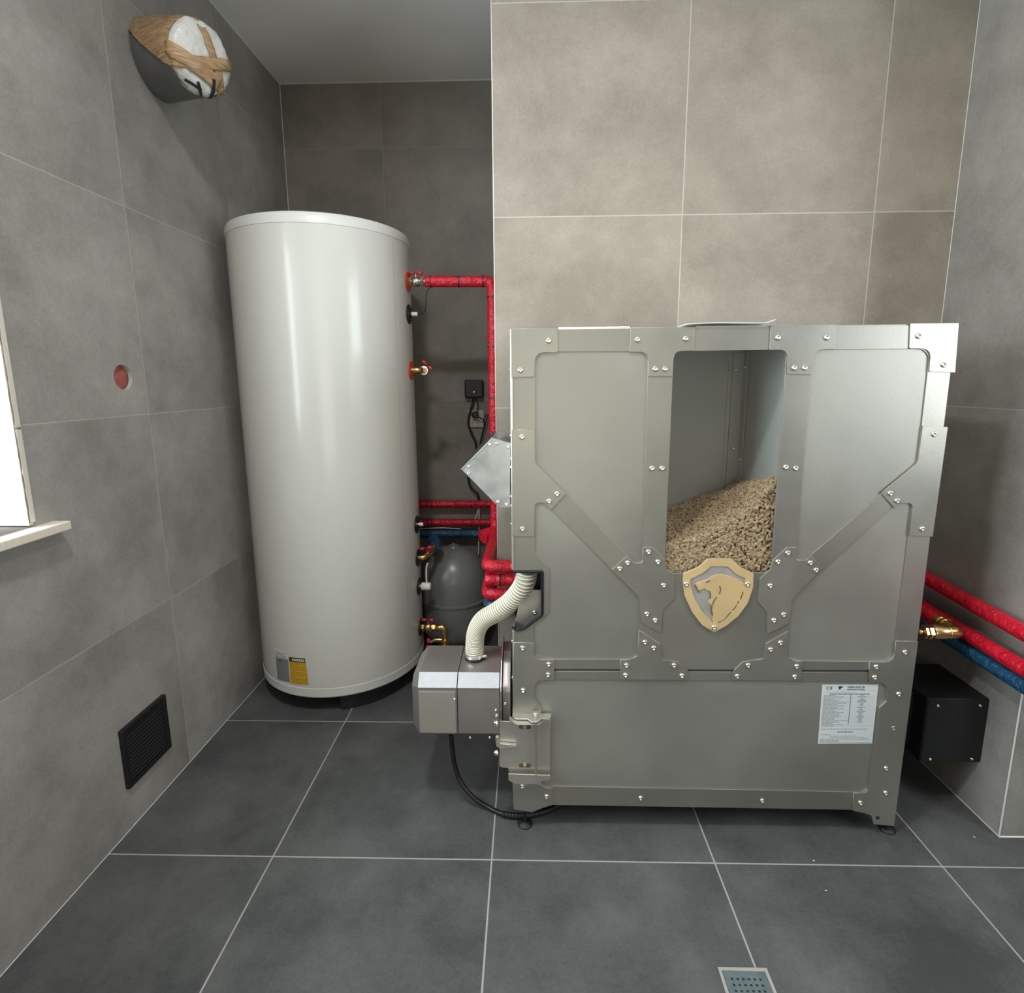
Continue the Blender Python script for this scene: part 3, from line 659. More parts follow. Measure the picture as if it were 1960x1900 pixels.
# cabinet shell: sides, back, lid, bottom
bm = bmesh.new(); D = .455; zb = .085; zn0 = fp(985, 1204)[1]; zn1 = fp(985, 1093)[1]
add_box(bm, (xl, .1085, zn1), (xl+.002, D, ztop)); add_box(bm, (xl, .1085, zb), (xl+.002, D, zn0)); add_box(bm, (xl, .22, zn0), (xl+.002, D, zn1))
add_box(bm, (xr-.004, .1085, zb), (xr-.002, D, ztop)); add_box(bm, (xl+.002, D-.002, zb), (xr-.004, D, ztop)); add_box(bm, (xl+.002, .1085, zb), (xr-.004, D-.002, zb+.002))
link('cabinet_shell', bm_mesh(bm), M_steel, BO)
box('cabinet_lid', (xl, .1085, ztop), (xr-.002, D, ztop+.003), M_edge, BO, .0006)
for (a_, b_) in ((1069, 1205), (1332, 1473)):
    pa = at(a_, 627, 1, .106); pb = at(b_, 625, 1, .106)
    box('top_flange', (pa.x, .1045, ztop+.0005), (pb.x, .112, ztop+.0065), M_edge, BO, .0008)
for fz0, fz1 in ((.33, zn0-.004), (zn1+.004, zt_-.001)): box('side_flange', (xl-.005, .0995, fz0), (xl+.0005, .135, fz1), M_edge, BO, .0008)  # edge coloured brighter than the side sheet for the light it catches
# hopper interior
bm = bmesh.new(); hx0, hx1, hy1, hz0 = .93, 1.362, .43, .72
add_box(bm, (hx0, hy1, hz0), (hx1, hy1+.003, ztop-.001)); add_box(bm, (hx0-.003, .109, hz0), (hx0, hy1+.003, ztop-.001)); add_box(bm, (hx1, .109, hz0), (hx1+.003, hy1+.003, ztop-.001)); add_box(bm, (hx0-.003, .109, hz0-.003), (hx1+.003, hy1+.003, hz0))
ho = link('hopper', bm_mesh(bm), M_hop, BO)
s0 = at(1398, 800, 1, .42).x; s1 = at(1424, 700, 1, .42).x
bm = bmesh.new(); add_box(bm, (s0, .4255, hz0+.05), (hx1-.0005, .4295, ztop-.045), .0006); add_box(bm, (hx1-.0045, .395, hz0+.05), (hx1-.0005, .4255, ztop-.045), .0006)
link('corner_angle', bm_mesh(bm), M_hop, ho)
s2 = at(1275, 700, 1, .42).x
link('hopper_frame', plate_mesh(rnd([(hx0, hz0+.05), (s0-.001, hz0+.05), (s0-.001, ztop-.005), (hx0, ztop-.005)]), [rnd([(hx0+.03, hz0+.08, .02), (s0-.012, hz0+.08, .02), (s0-.012, ztop-.055, .02), (hx0+.03, ztop-.055, .02)])], .003, planeXZ(.428), .0004), M_hop, ho)
bolt_prof = [(0, .0012), (.0026, .0012), (.0030, .0040), (.0044, .0042), (.0060, .0032), (.0068, .0014), (.0070, 0)]
bm = bmesh.new(); add_lathe(bm, bolt_prof, Matrix.Identity(4), 24); bolt_me = bm_mesh(bm, 'bolt')
for p in bolt_me.polygons: p.use_smooth = True
bolt_me.materials.append(M_bolt)
def bolt(p, d, parent=BO, s=1.0, name='bolt'):
    o = bpy.data.objects.new(name, bolt_me); COL.objects.link(o); o.parent = parent
    o.matrix_parent_inverse = Matrix.Translation(-Vector(parent.location)) if parent.type == 'EMPTY' else Matrix.Identity(4)
    M = axisM(p, d) @ Matrix.Rotation(random.random()*6, 4, 'Z') @ Matrix.Diagonal((s, s, s, 1)); o.matrix_basis = M; return o
for px, py in ((1409, 708), (1404, 858)):
    p = at(px, py, 1, .4252); bolt(p, (0, -1, 0), ho, .8)
for zz in (1.315, 1.035): bolt((hx1-.0048, .41, zz), (-1, 0, 0), ho, .8)
for px, py in [(1050,652),(1220,650),(996,708),(1254,706),(1273,706),(1312,648),(1489,646),(1520,704),(1540,704),(1582,646),(1758,643),(1806,698),(999,836),(1788,831),(1248,896),(1267,896),(1504,894),(1523,896),(1066,945),(1051,959),(1704,944),(1717,958),(1000,1012),(1765,1012),(1241,1056),(1259,1075),(1201,1077),(1186,1088),(1270,1120),(1508,1058),(1489,1075),(1551,1077),(1562,1091),(1474,1121),(1238,1175),(1254,1187),(1500,1176),(1481,1187),(1234,1229),(1251,1240),(1494,1230),(1475,1243),(1000,1240),(1732,1248),(1050,1271),(1049,1291),(1199,1273),(1197,1292),(1290,1273),(1305,1293),(1432,1273),(1411,1294),(1525,1275),(1521,1295),(1677,1276),(1674,1296),(1001,1321),(1720,1328),(1709,1392),(1696,1470),(1695,1517),(1647,1536),(1226,1527),(1459,1532),(1046,1524),(1000,1504)]:
    yy = .102 if (px, py) in ((1248,896),(1267,896),(1504,894),(1523,896),(1226,1527),(1459,1532),(1709,1392)) else .0990
    bolt(at(px, py, 1, yy), (0, -1, 0))
for z in [at(975, y, 1, .12).z for y in (707, 833, 851, 878, 894, 950, 968, 1002, 1226, 1295)]:
    bolt((xl-.005, .118, z), (-1, 0, 0), s=.7)
# glass, pellets
link('hopper_window', plate_mesh(P([(1288, 671, 16), (1508, 668, 16), (1478, 1097, 15), (1271, 1099, 15)], .106), [], .003, planeXZ(.1098)), M_glass, BO)
def lerpk(K, x):
    for i in range(len(K)-1):
        if x <= K[i+1][0]: t = (x-K[i][0])/(K[i+1][0]-K[i][0]); return K[i][1]+(K[i+1][1]-K[i][1])*t
    return K[-1][1]
def zf(x): return lerpk([(.93, .84), (1.06, .850), (1.16, .872), (1.26, .925), (1.37, 1.055)], x)
def zbk(x): return lerpk([(.93, .862), (1.14, .879), (1.31, .935), (1.37, .962)], x)
def ztopf(x, y):
    t = (y-.113)/(.43-.113); return zf(x)*(1-t)+zbk(x)*t
verts = []; faces = []
def pellet(c, d, L, r=.0029, n=7):
    d = Vector(d).normalized(); t = d.orthogonal().normalized(); b = d.cross(t); i0 = len(verts)
    for s, rr in ((-.5, r*.8), (-.44, r), (.44, r), (.5, r*.8)):
        for k in range(n):
            a = 2*PI*k/n; verts.append(tuple(c+d*L*s+(t*math.cos(a)+b*math.sin(a))*rr))
    for j in range(3):
        for k in range(n): faces.append((i0+j*n+k, i0+j*n+(k+1) % n, i0+(j+1)*n+(k+1) % n, i0+(j+1)*n+k))
    faces.append(tuple(i0+k for k in range(n))[::-1]); faces.append(tuple(i0+3*n+k for k in range(n)))
def rdir(flat):
    return Vector((random.gauss(0, 1), random.gauss(0, 1), random.gauss(0, 1)*flat))
for i in range(5600):     # heap surface
    x = random.uniform(1.02, hx1-.008); y = random.uniform(.120, .423)
    L = random.uniform(.008, .020); z = ztopf(x, y)+.004*mnoise.noise(Vector((x*30, y*30, 0)))+random.uniform(-.008, .002)
    pellet(Vector((x, y, z)), rdir(.45), L)
for i in range(3600):     # packed against the pane
    x = random.uniform(1.02, hx1-.006); z = random.uniform(.745, zf(x)+.003); L = random.uniform(.007, .017); dep = random.uniform(0, .009)
    d = Vector((random.gauss(0, 1), random.gauss(0, .25), random.gauss(0, 1)))
    if random.random() < .22: d = Vector((random.gauss(0, .3), 1, random.gauss(0, .3)))
    dn = d.normalized(); pellet(Vector((x, .1165+dep+abs(dn.y)*L*.5, z)), d, L)
me = bpy.data.meshes.new('wood_pellets'); 
n = 24; i0 = len(verts)   # solid core of the heap
for j in range(n+1):
    for k in range(n+1):
        x = hx0+.002+(hx1-hx0-.004)*j/n; y = .125+(.428-.125)*k/n; verts.append((x, y, ztopf(x, y)-.012))
for j in range(n):
    for k in range(n):
        a = i0+j*(n+1)+k; faces.append((a, a+n+1, a+n+2, a+1))
i1 = len(verts)
verts += [(hx0+.002, .125, hz0+.002), (hx1-.002, .125, hz0+.002)]
faces.append(tuple([i1, i1+1]+[i0+j*(n+1) for j in range(n, -1, -1)]))
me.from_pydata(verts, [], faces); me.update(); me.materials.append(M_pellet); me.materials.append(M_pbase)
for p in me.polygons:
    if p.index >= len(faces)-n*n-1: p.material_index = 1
po = bpy.data.objects.new('wood_pellets', me); COL.objects.link(po)
tag(po, 'heap of light brown wood pellets behind the boiler window', 'pellets', kind='stuff')

# shield emblem
EM = thing('shield_badge', (0, 0, 0), 'x', 'x'); bpy.data.objects.remove(EM)
so_ = [(1354, 1068, 2), (1398, 1068, 2), (1416, 1084, 10), (1441, 1096, 2), (1440, 1122, 20), (1430, 1152, 25), (1412, 1177, 20), (1390, 1195, 20), (1366, 1208, 3), (1343, 1195, 20), (1324, 1170, 25), (1310, 1140, 25), (1306, 1112, 20), (1307, 1096, 2), (1336, 1084, 10)]
si_ = [(1360, 1082, 3), (1392, 1083, 3), (1407, 1097, 5), (1425, 1105), (1424, 1122), (1417, 1146, 15), (1399, 1171, 15), (1372, 1190, 3), (1363, 1190, 2), (1344, 1171, 15), (1329, 1146, 15), (1321, 1120, 10), (1320, 1107, 3), (1343, 1096, 5)]
def E8(l): return [(1280+u/9.5, 1040+v/9.5) for u, v in l]
base = link('shield_emblem', plate_mesh(P(so_), [], .002, planeXZ(.0985), .0003), M_silver, BO); tag(base, 'gold shield badge with an animal head')
link('shield_rim', plate_mesh(P(so_), [P(si_)], .003, planeXZ(.0960), .0005), M_gold, base)
head = E8([(475, 720), (620, 668), (715, 640), (780, 585), (840, 560), (960, 553), (1100, 585), (1250, 640), (1372, 715), (1366, 800), (1330, 930), (1240, 1110), (1120, 1260), (960, 1390), (860, 1430), (800, 1425), (780, 1380), (800, 1290), (772, 1200), (778, 1110), (700, 1060), (745, 1000), (750, 930), (720, 850), (640, 805), (545, 835), (545, 885), (500, 800)])
link('shield_animal', plate_mesh([fp(*q) for q in head], [], .0025, planeXZ(.0963), .0003), M_gold, base)
for s in ([(470, 735), (500, 800), (540, 875)], [(668, 695), (700, 672), (742, 665)], [(905, 758), (925, 790), (925, 850), (903, 898)], [(860, 958), (810, 1025), (780, 1110)], [(772, 1125), (765, 1200), (785, 1290)],
          [(1335, 860), (1318, 920), (1290, 990)], [(1260, 1030), (1235, 1078)], [(1222, 1102), (1185, 1160), (1143, 1200)], [(1120, 1230), (1000, 1350), (880, 1425)], [(730, 850), (750, 930), (740, 985)]):
    pts = [Vector((fp(*q)[0], .0949, fp(*q)[1])) for q in E8(s)]
    tube('cut_line', catmull(pts, 4), .0013, M_slit, base, 5)
for px, py in ((1313.2, 1117.5), (1430.5, 1117.5), (1366.5, 1200.5)): bolt(at(px, py, 1, .0945), (0, -1, 0), base)

# rating plate
yl = .1044
RL = link('rating_plate', plate_mesh([fp(1574, 1310, yl), fp(1681, 1310, yl), fp(1669, 1422.5, yl), fp(1565, 1423, yl)], [], .0006, planeXZ(yl-.0003)), M_labelw, BO); tag(RL, 'white printed rating plate')
def lab(u, v):   # label coordinates 0..1 to photo pixel
    x0 = 1574+(1565-1574)*v; x1 = 1681+(1669-1681)*v; return (x0+(x1-x0)*u, 1310+(1423-1310)*v)
bm = bmesh.new(); bd = bmesh.new()
def bar(b_, u0, u1, v, h=.007):
    q = [lab(u0, v), lab(u1, v), lab(u1, v+h), lab(u0, v+h)]
    vs_ = [b_.verts.new((fp(*c, yl)[0], yl-.0009, fp(*c, yl)[1])) for c in q]; b_.faces.new(vs_)
rg = random.Random(3)
bar(bm, .03, .97, .02, .003); bar(bm, .03, .97, .975, .003); bar(bm, .03, .97, .10, .003)
for v in (.125,): bar(bm, .06, .6, v, .006)
for k in range(24):
    v = .175+k*.0225
    u = .04
    wmax = rg.choice([.14, .18, .22, .28, .36])
    if k in (5, 19): wmax = .44
    while u < .04+wmax: 
        L_ = rg.uniform(.02, .06); bar(bm, u, u+L_, v, .008); u += L_+.012
    if k < 21:
        c = .73; hw = rg.choice([.02, .03, .05, .08]); bar(bm, c-hw, c+hw, v, .009)
    bar(bm, .03, .97, v+.015, .0015)
for v, a0, a1 in ((.745, .04, .88), (.84, .04, .22), (.865, .2, .7), (.89, .2, .9), (.915, .04, .94), (.94, .04, .4), (.962, .04, .38)):
    u = a0
    while u < a1: L_ = rg.uniform(.02, .07); bar(bm, u, min(a1, u+L_), v, .008); u += L_+.012
for v, a0, a1 in ((.15, .14, .86), (.79, .34, .62)):
    u = a0
    while u < a1: L_ = rg.uniform(.03, .07); bar(bd, u, min(a1, u+L_), v, .013); u += L_+.008
for k in range(2): bar(bm, .525 if k == 0 else .52, .532 if k == 0 else .527, .16 if k == 0 else .16, .5)
q = [lab(.29, .03), lab(.335, .012+.012), lab(.375, .04), (1574+36, 1316), lab(.335, .085)]
vs_ = [bd.verts.new((fp(*c, yl)[0], yl-.0009, fp(*c, yl)[1])) for c in (lab(.28, .035), lab(.33, .02), lab(.385, .04), lab(.345, .05), lab(.315, .088))]; bd.faces.new(vs_)
link('small_print', bm_mesh(bm), M_print, RL); link('bold_print', bm_mesh(bd), M_printd, RL)
def text(body, p, size, parent, mt, name='lettering', width=None):
    cu = bpy.data.curves.new('t', 'FONT'); cu.body = body; cu.size = size; cu.extrude = .0001; cu.align_x = 'LEFT'; cu.align_y = 'BOTTOM'; cu.offset = size*.012
    o = bpy.data.objects.new('t', cu); COL.objects.link(o); bpy.context.view_layer.update()
    me = bpy.data.meshes.new_from_object(o.evaluated_get(bpy.context.evaluated_depsgraph_get())); bpy.data.objects.remove(o)
    if width:
        xs = [v.co.x for v in me.vertices]; k = width/(max(xs)-min(xs)); me.transform(Matrix.Diagonal((k, 1, 1, 1)))
    me.transform(Matrix.Translation((p[0], p[1], p[2])) @ planeXZ(0)); me.materials.clear(); link(name, me, mt, parent)
k = fp(*lab(.45, .062), yl); text('HERKULES 20', (k[0], yl-.0009, k[1]), .0072, RL, M_printd, width=.045)
k = fp(*lab(.45, .092), yl); text('MODU\u0141OWY KOCIO\u0141', (k[0], yl-.0009, k[1]), .0042, RL, M_printd, width=.047)
k = fp(*lab(.07, .092), yl); text('C', (k[0], yl-.0009, k[1]), .0118, RL, M_printd)
k = fp(*lab(.135, .092), yl); text('\u20ac', (k[0], yl-.0009, k[1]), .0118, RL, M_printd)

# levelling feet
for x, y in ((at(1697, 1586, 2, 0).x, .122), (.69, .122), (.69, .42), (1.70, .42)):
    f = lathe('levelling_foot', [(0, 0), (.021, 0), (.0215, .003), (.017, .009), (.006, .012), (.0055, .10), (0, .10)], (x, y, 0), Z, M_blackm, BO, 28)
# back legs
for x in (.68, 1.69): box('leg_plate', (x, .44, .03), (x+.04, .4565, .10), M_steel, BO, .001)
p = at(1680, 1565, 1, .0988); lathe('leg_hole', [(0, .0002), (.0055, .0002), (.0055, 0)], p, (0, -1, 0), M_dark, BO, 16)

# chute opening at the left with rubber edging
ins = [(1000, 1201), (1035, 1175), (1035, 1097)]
edge = [Vector((fp(*q)[0], .100, fp(*q)[1])) for q in rnd([(980, 1200), (990, 1206, 6), (1002, 1203, 6), (1038, 1177, 8), (1038, 1094, 2), (984, 1094)])]
tube('rubber_edging', [Vector((e_.x, .101, e_.z)) for e_ in edge], .0042, M_rub, BO, 8)
a0 = fp(984, 1203); a1 = fp(1037, 1095)
link('chute_plate', plate_mesh([fp(983, 1200, .16), fp(1004, 1200, .16), fp(1040, 1177, .16), fp(1040, 1127, .16), fp(1000, 1127, .16)], [], .003, planeXZ(.155), .0005), M_tin, BO)
bm = bmesh.new(); add_box(bm, (xl+.003, .215, a0[1]-.01), (a1[0]+.03, .218, a1[1]+.02)); add_box(bm, (a1[0]+.006, .109, a0[1]-.01), (a1[0]+.009, .215, a1[1]+.02)); add_box(bm, (xl+.002, .109, a1[1]+.004), (a1[0]+.006, .215, a1[1]+.007))
link('chute_housing', bm_mesh(bm), M_blackm, BO)
p = at(1023, 1172, 1, .153); bolt(p, (0, -1, 0), s=.8)

# control hood on the left side
hood = [fp(x, z, .13) for x, z in ((883.5, 898), (942.5, 838.5), (976.5, 848), (976.5, 971), (955, 971))]
HD = link('control_hood', plate_mesh(hood, [], .24, planeXZ(.25), .0006), M_galv, BO); tag(HD, 'folded galvanised hood holding the control panel')
a = Vector((hood[0][0], 0, hood[0][1])); b = Vector((hood[1][0], 0, hood[1][1])); d = (b-a).normalized(); nn = Vector((-d.z, 0, d.x))
bm = bmesh.new(); q = [a+d*.004+nn*.0005, b-d*.008+nn*.0005, b-d*.010+nn*.006, a+d*.006+nn*.006]
r0 = [bm.verts.new((v.x, .142, v.z)) for v in q]; r1 = [bm.verts.new((v.x, .36, v.z)) for v in q]
bm.faces.new(r0); bm.faces.new(r1[::-1])
for k in range(4): bm.faces.new((r0[k], r0[(k+1) % 4], r1[(k+1) % 4], r1[k]))
link('control_screen', bm_mesh(bm), M_black, HD)
bm = bmesh.new(); add_tube(bm, [(a.x-.001, .129, a.z), (b.x, .129, b.z+.001)], .0014, 6); link('folded_edge', bm_mesh(bm), M_edge, HD)
for px, py in ((937, 850), (951, 848), (897, 892), (897, 905), (953, 960), (969, 965), (973, 855)): bolt(at(px, py, 1, .1295), (0, -1, 0), HD, .62, 'rivet')

# paper sheet on the lid
bm = bmesh.new(); rows = []
x0 = at(1309, 622, 1, .10).x; x1 = at(1482, 616, 1, .10).x; zl = ztop+.0075
for j in range(21):
    t = j/20; x = x0+(x1-x0)*t; r = []
    for k in range(9):
        y = .092+.19*k/8; lift = .0012+.004*t + .0075*max(0, (t-.86)/.14)**2
        r.append(bm.verts.new((x, y, zl+lift*(1-.5*k/8)+.002*math.sin(t*5))))
    rows.append(r)
for j in range(20):
    for k in range(8): bm.faces.new((rows[j][k], rows[j+1][k], rows[j+1][k+1], rows[j][k+1]))
o = link('paper_sheet', bm_mesh(bm), M_paper, None, True); md = o.modifiers.new('t', 'SOLIDIFY'); md.thickness = .0012; md.offset = 1
tag(o, 'white sheet of paper lying on top of the boiler, one corner curled up', 'paper')

# ------------------------------------------------------------------ burner on the left side
BU = thing('pellet_burner', (.49, .26, .26), 'boxy steel pellet burner with cut corners on the left side of the boiler', 'burner')
def octo(y0, y1, z0, z1, c): return [(y0, z0+c*.3), (y0, z1-c), (y0+c, z1), (y1-c, z1), (y1, z1-c), (y1, z0+c*.3), (y1-c*.3, z0), (y0+c*.3, z0)]
def prism(name, secs, mt, parent, bev=.0008):
    bm = bmesh.new(); rings = [[bm.verts.new((x, y, z)) for y, z in s] for x, s in secs]
    for i in range(len(rings)-1):
        for k in range(8): bm.faces.new((rings[i][k], rings[i][(k+1) % 8], rings[i+1][(k+1) % 8], rings[i+1][k]))
    bm.faces.new(rings[0][::-1]); bm.faces.new(rings[-1]); bmesh.ops.recalc_face_normals(bm, faces=bm.faces)
    bmesh.ops.bevel(bm, geom=list(bm.edges), offset=bev, segments=1, affect='EDGES')
    return link(name, bm_mesh(bm), mt, parent)
by0, by1, bz0, bz1 = .150, .372, .262, .447
prism('burner_cover', [(.362, octo(by0+.024, by1-.024, bz0+.016, bz1-.018, .022)), (.384, octo(by0, by1, bz0, bz1, .030)), (.4955, octo(by0, by1, bz0, bz1, .030))], M_burn, BU)
prism('burner_housing', [(.4975, octo(by0+.0005, by1, bz0+.001, bz1-.0005, .030)), (.618, octo(by0+.0005, by1, bz0+.001, bz1-.0005, .030))], M_burn, BU)
# paler strips that paint in the light on the cut corner
for x0_, x1_ in ((.3845, .4950), (.4980, .6165)):
    bm = bmesh.new(); q = [(by0-.001, bz1-.0312), (by0+.0295, bz1-.0002), (by0+.0288, bz1+.0006), (by0-.0018, bz1-.0305)]
    r0 = [bm.verts.new((x0_, *v)) for v in q]; r1 = [bm.verts.new((x1_, *v)) for v in q]; bm.faces.new(r0); bm.faces.new(r1[::-1])
    for k in range(4): bm.faces.new((r0[k], r0[(k+1) % 4], r1[(k+1) % 4], r1[k]))
    link('lit_corner_strip', bm_mesh(bm), M_litsteel, BU)
a = at(801, 1323, 1, by0-.001); b = at(873.5, 1402, 1, by0-.001)
box('front_cover_plate', (a.x, by0-.003, b.z), (b.x, by0-.0002, a.z), mat('warm_cover_steel', (.42, .385, .34), .45, .6, noise=.05, nscale=5), BU, .0006)
bolt(at(870, 1338, 1, by0-.003), (0, -1, 0), BU, .6, 'screw')
for px in (900, 937): bolt(at(px, 1411, 1, by0-.001), (0, -1, 0), BU, .5, 'screw')
for px, py, s in ((949, 1358, .6), (950.5, 1369, .8)): bolt(at(px, py, 1, .145), (-.6, -1, 0), BU, s, 'screw')
link('mounting_flange', plate_mesh(rnd([(.120, .225, .01), (.37, .225, .02), (.39, .30, .02), (.39, .44, .03), (.33, .487, .03), (.19, .487, .03), (.120, .43, .03)]), [], .003, planeYZ(.6235), .0005), M_edge, BU)
link('flange_gasket', plate_mesh(rnd([(.135, .235, .01), (.36, .235, .02), (.38, .30, .02), (.38, .44, .03), (.32, .475, .03), (.20, .475, .03), (.135, .42, .03)]), [], .022, planeYZ(.6385), .001), M_burn, BU)
bolt(at(967, 1346, 1, .13), (0, -1, 0), BU, .6, 'screw')
# hinge bracket
HB = thing('hinge_bracket', at(1010, 1430, 1, .098), 'bright steel hinge bracket with vertical pin holding the burner at the boiler corner', 'bracket')
def fq(l, y, k=4): return P(l, y, k)
link('bracket_plate', plate_mesh(fq([(957, 1380, 2), (1020, 1382, 2), (1053, 1376), (1053, 1492), (975, 1490), (973, 1470, 2), (956, 1468, 6)], .092), [], .003, planeXZ(.0935), .0005), M_tin, HB)
def shelf(name, l, y0, y1, zpx, t=.003):
    z = at(1010, zpx, 1, y1).z; return None
def hplate(name, pts_px, zref, t=.003):
    """horizontal plate: photo outline on the level z = zref"""
    pts = [at(x, y, 2, zref) for x, y in pts_px]; me = plate_mesh([(p.x, p.y) for p in pts], [], t, Matrix.Translation((0, 0, zref)), .0005); return link(name, me, M_tin, HB)
zt1 = at(1010, 1366, 1, .097).z
hplate('hinge_leaf', [(981, 1365), (1055, 1366), (1055, 1373), (1046, 1377), (1036, 1376), (1028, 1383), (1019, 1383), (1010, 1376), (988, 1376), (981, 1371)], zt1)
zt2 = zt1-.006
hplate('hinge_leaf', [(974, 1372), (1038, 1372), (1037, 1383), (1030, 1387), (990, 1387), (976, 1379)], zt2)
zb1 = at(1010, 1482, 1, .090).z
link('hinge_lip', plate_mesh(fq([(973, 1480, 1), (1053, 1483, 1), (1053, 1492, 3), (1036, 1494, 2), (1036, 1499, 2), (1012, 1499, 2), (1010, 1501), (984, 1499, 4), (973, 1492, 3)], .080), [], .003, planeXZ(.080), .0006), M_tin, HB)
pp = at(1026, 1369, 1, .080); pq = at(1024.5, 1494, 1, .080)
tube('hinge_pin', [(pp.x, .082, pp.z), (pp.x, .082, pq.z)], .0036, M_bronze, HB, 14)
lathe('pin_head', [(0, 0), (.0066, 0), (.0070, .001), (.0070, .008), (.0058, .009), (.0034, .009), (.0034, .004), (0, .004)], (pp.x, .082, pp.z), Z, M_tin, HB, 24)
for px, py in ((1004.5, 1391), (1004.5, 1464.5)):
    p = at(px, py, 1, .0915)
    s_ = link('stud_slot', plate_mesh(rnd([(p.x-.0165, p.z-.006, .0055), (p.x+.0165, p.z-.006, .0055), (p.x+.0165, p.z+.006, .0055), (p.x-.0165, p.z+.006, .0055)]), [], .0012, planeXZ(.0914)), M_slit, HB)
    lathe('stud_nut', [(0, .006), (.0035, .006), (.0035, .0040), (.0065, .0035), (.0070, .001), (.0070, 0)], p+Vector((0, 0, 0)), (0, -1, 0), M_bronze, HB, 6, False)
link('clip_tab', plate_mesh(fq([(948, 1408, 3), (955, 1408, 2), (957, 1421, 3), (988, 1424, 1), (988, 1428, 1), (958, 1431, 4), (950, 1426, 4)], .085), [], .010, planeXZ(.085), .0008), M_tin, HB)
for px, py in ((947.5, 1383), (948.5, 1440)):
    p = at(px, py, 1, .094); lathe('cap_nut', [(0, .012), (.003, .0115), (.006, .009), (.0075, .004), (.0078, 0), (0, 0)], (p.x+.006, .094, p.z), (-1, -.25, 0), M_bolt, HB, 20)

# flexible hose
HO = thing('flexible_hose', (.55, .26, bz1), 'cream ribbed flexible hose curving from the top of the burner into the boiler', 'hose')
hp = [(909, 1266, .262), (908.5, 1235, .262), (912, 1208, .258), (925, 1186, .245), (952, 1170, .225), (977, 1152, .195), (996, 1130, .165), (1006, 1110, .150), (1009, 1092, .145)]
hpts = catmull([at(x, y, 1, yy) for x, y, yy in hp], 14)
tube('hose_wall', hpts, .0258, M_hose, HO, 28)
fr = frames(hpts); hel = []; hr_ = []; ph = 0; tot = sum((hpts[i+1]-hpts[i]).length for i in range(len(hpts)-1)); s_acc = 0
for i in range(len(hpts)-1):
    seg = (hpts[i+1]-hpts[i]).length; u = s_acc/tot
    pitch = .0072 if u < .10 else (.0053 if u < .33 else .0053+(.0108-.0053)*min(1, (u-.33)/.25))
    n = 14
    for k in range(n):
        t = k/n; p = hpts[i].lerp(hpts[i+1], t); nrm = fr[i][1].lerp(fr[i+1][1], t).normalized(); b_ = fr[i][2].lerp(fr[i+1][2], t).normalized()
        ph += seg/n/pitch*2*PI; hel.append(p+(nrm*math.cos(ph)+b_*math.sin(ph))*.0268); hr_.append(.0014 if u < .3 else .0014+.0009*min(1, (u-.3)/.25))
    s_acc += seg
bm = bmesh.new()
# resample the helix evenly in angle for round turns
add_tube(bm, hel, hr_, 6); o = link('hose_rib', bm_mesh(bm), M_rib, HO, True); tag(o, 'cream spiral rib')
lathe('hose_collar', [(.0265, 0), (.030, 0), (.030, .007), (.0265, .007)], (hpts[0].x, hpts[0].y, bz1), Z, M_black, HO, 32)
lathe('hose_clamp', [(.0283, .009), (.0295, .009), (.0295, .017), (.0283, .017)], (hpts[0].x, hpts[0].y, bz1), Z, M_edge, HO, 32)
tube('clamp_screw', [(hpts[0].x+.024, .248, bz1+.013), (hpts[0].x+.036, .252, bz1+.013)], .004, M_edge, HO, 10)

# black cable to the floor
CB = thing('burner_cable', at(865, 1412, 1, .22), 'black corrugated cable from the burner down to the floor and under the boiler', 'cable')
cp = [at(863, 1405, 1, .22), at(866, 1435, 1, .22), at(871, 1467, 1, .215), at(882, 1496, 1, .205), at(903, 1523, 1, .185)]
fl = [at(x, y, 2, .0095) for x, y in ((935, 1545), (965, 1558), (1000, 1561), (1030, 1556), (1058, 1546))]
cpts = catmull(cp+fl+[fl[-1]+Vector((.08, .05, 0))], 12)
tube('cable_sheath', cpts, .0072, M_rub, CB, 12)
tot = len(cpts)
bm = bmesh.new()
for i in range(int(tot*.60), int(tot*.93), 1):
    p = cpts[i]; d = (cpts[i+1]-p).normalized()
    if i % 2 == 0: add_tube(bm, [p-d*.0052, p-d*.004, p+d*.004, p+d*.0052], [.0074, .0092, .0092, .0074], 12)
link('spiral_wrap', bm_mesh(bm), M_blackm, CB, True)

# ------------------------------------------------------------------ right side: brass valve, black fan box
BV = thing('brass_valve', (1.75, .20, .557), 'brass check valve with elbow between the boiler and the red pipes at the right wall', 'valve')
e1 = at(1830, 1205, 1, .20); yv = .20
e0 = at(1757, 1209, 1, yv); zc = e0.z
def vx(px): return at(px, 1208, 1, yv).x
bm = bmesh.new(); add_lathe(bm, [(0, 0), (.008, 0), (.008, vx(1768)-vx(1757)), (0, vx(1768)-vx(1757))], axisM((vx(1757), yv, zc), (1, 0, 0)), 20); o = link('valve_tail', bm_mesh(bm), M_brass, BV, True)
bm = bmesh.new(); hexprism(bm, (vx(1766), yv, zc), (1, 0, 0), .0185, .009); link('hex_nut', bm_mesh(bm), M_brass, BV); bm = bmesh.new(); hexprism(bm, (vx(1774), yv, zc), (1, 0, 0), .0195, .012); link('hex_nut', bm_mesh(bm), M_brass, BV)
L_ = vx(1813)-vx(1782)
lathe('valve_body', [(.018, 0), (.0205, .003), (.0205, L_-.008), (.018, L_-.006), (.018, L_-.003), (.020, L_), (0, L_)], (vx(1783), yv, zc), (1, 0, 0), M_brass, BV, 32)
ex = vx(1832)
tube('brass_elbow', bend([(vx(1812), yv, zc), (ex, yv, zc), (ex, yv+.075, zc)], .018, 8), .0190, M_brass, BV, 28)
for k in (.04, .056): tube('threaded_ring', [(ex, yv+k, zc), (ex, yv+k+.007, zc)], .0215, M_brass, BV, 24)
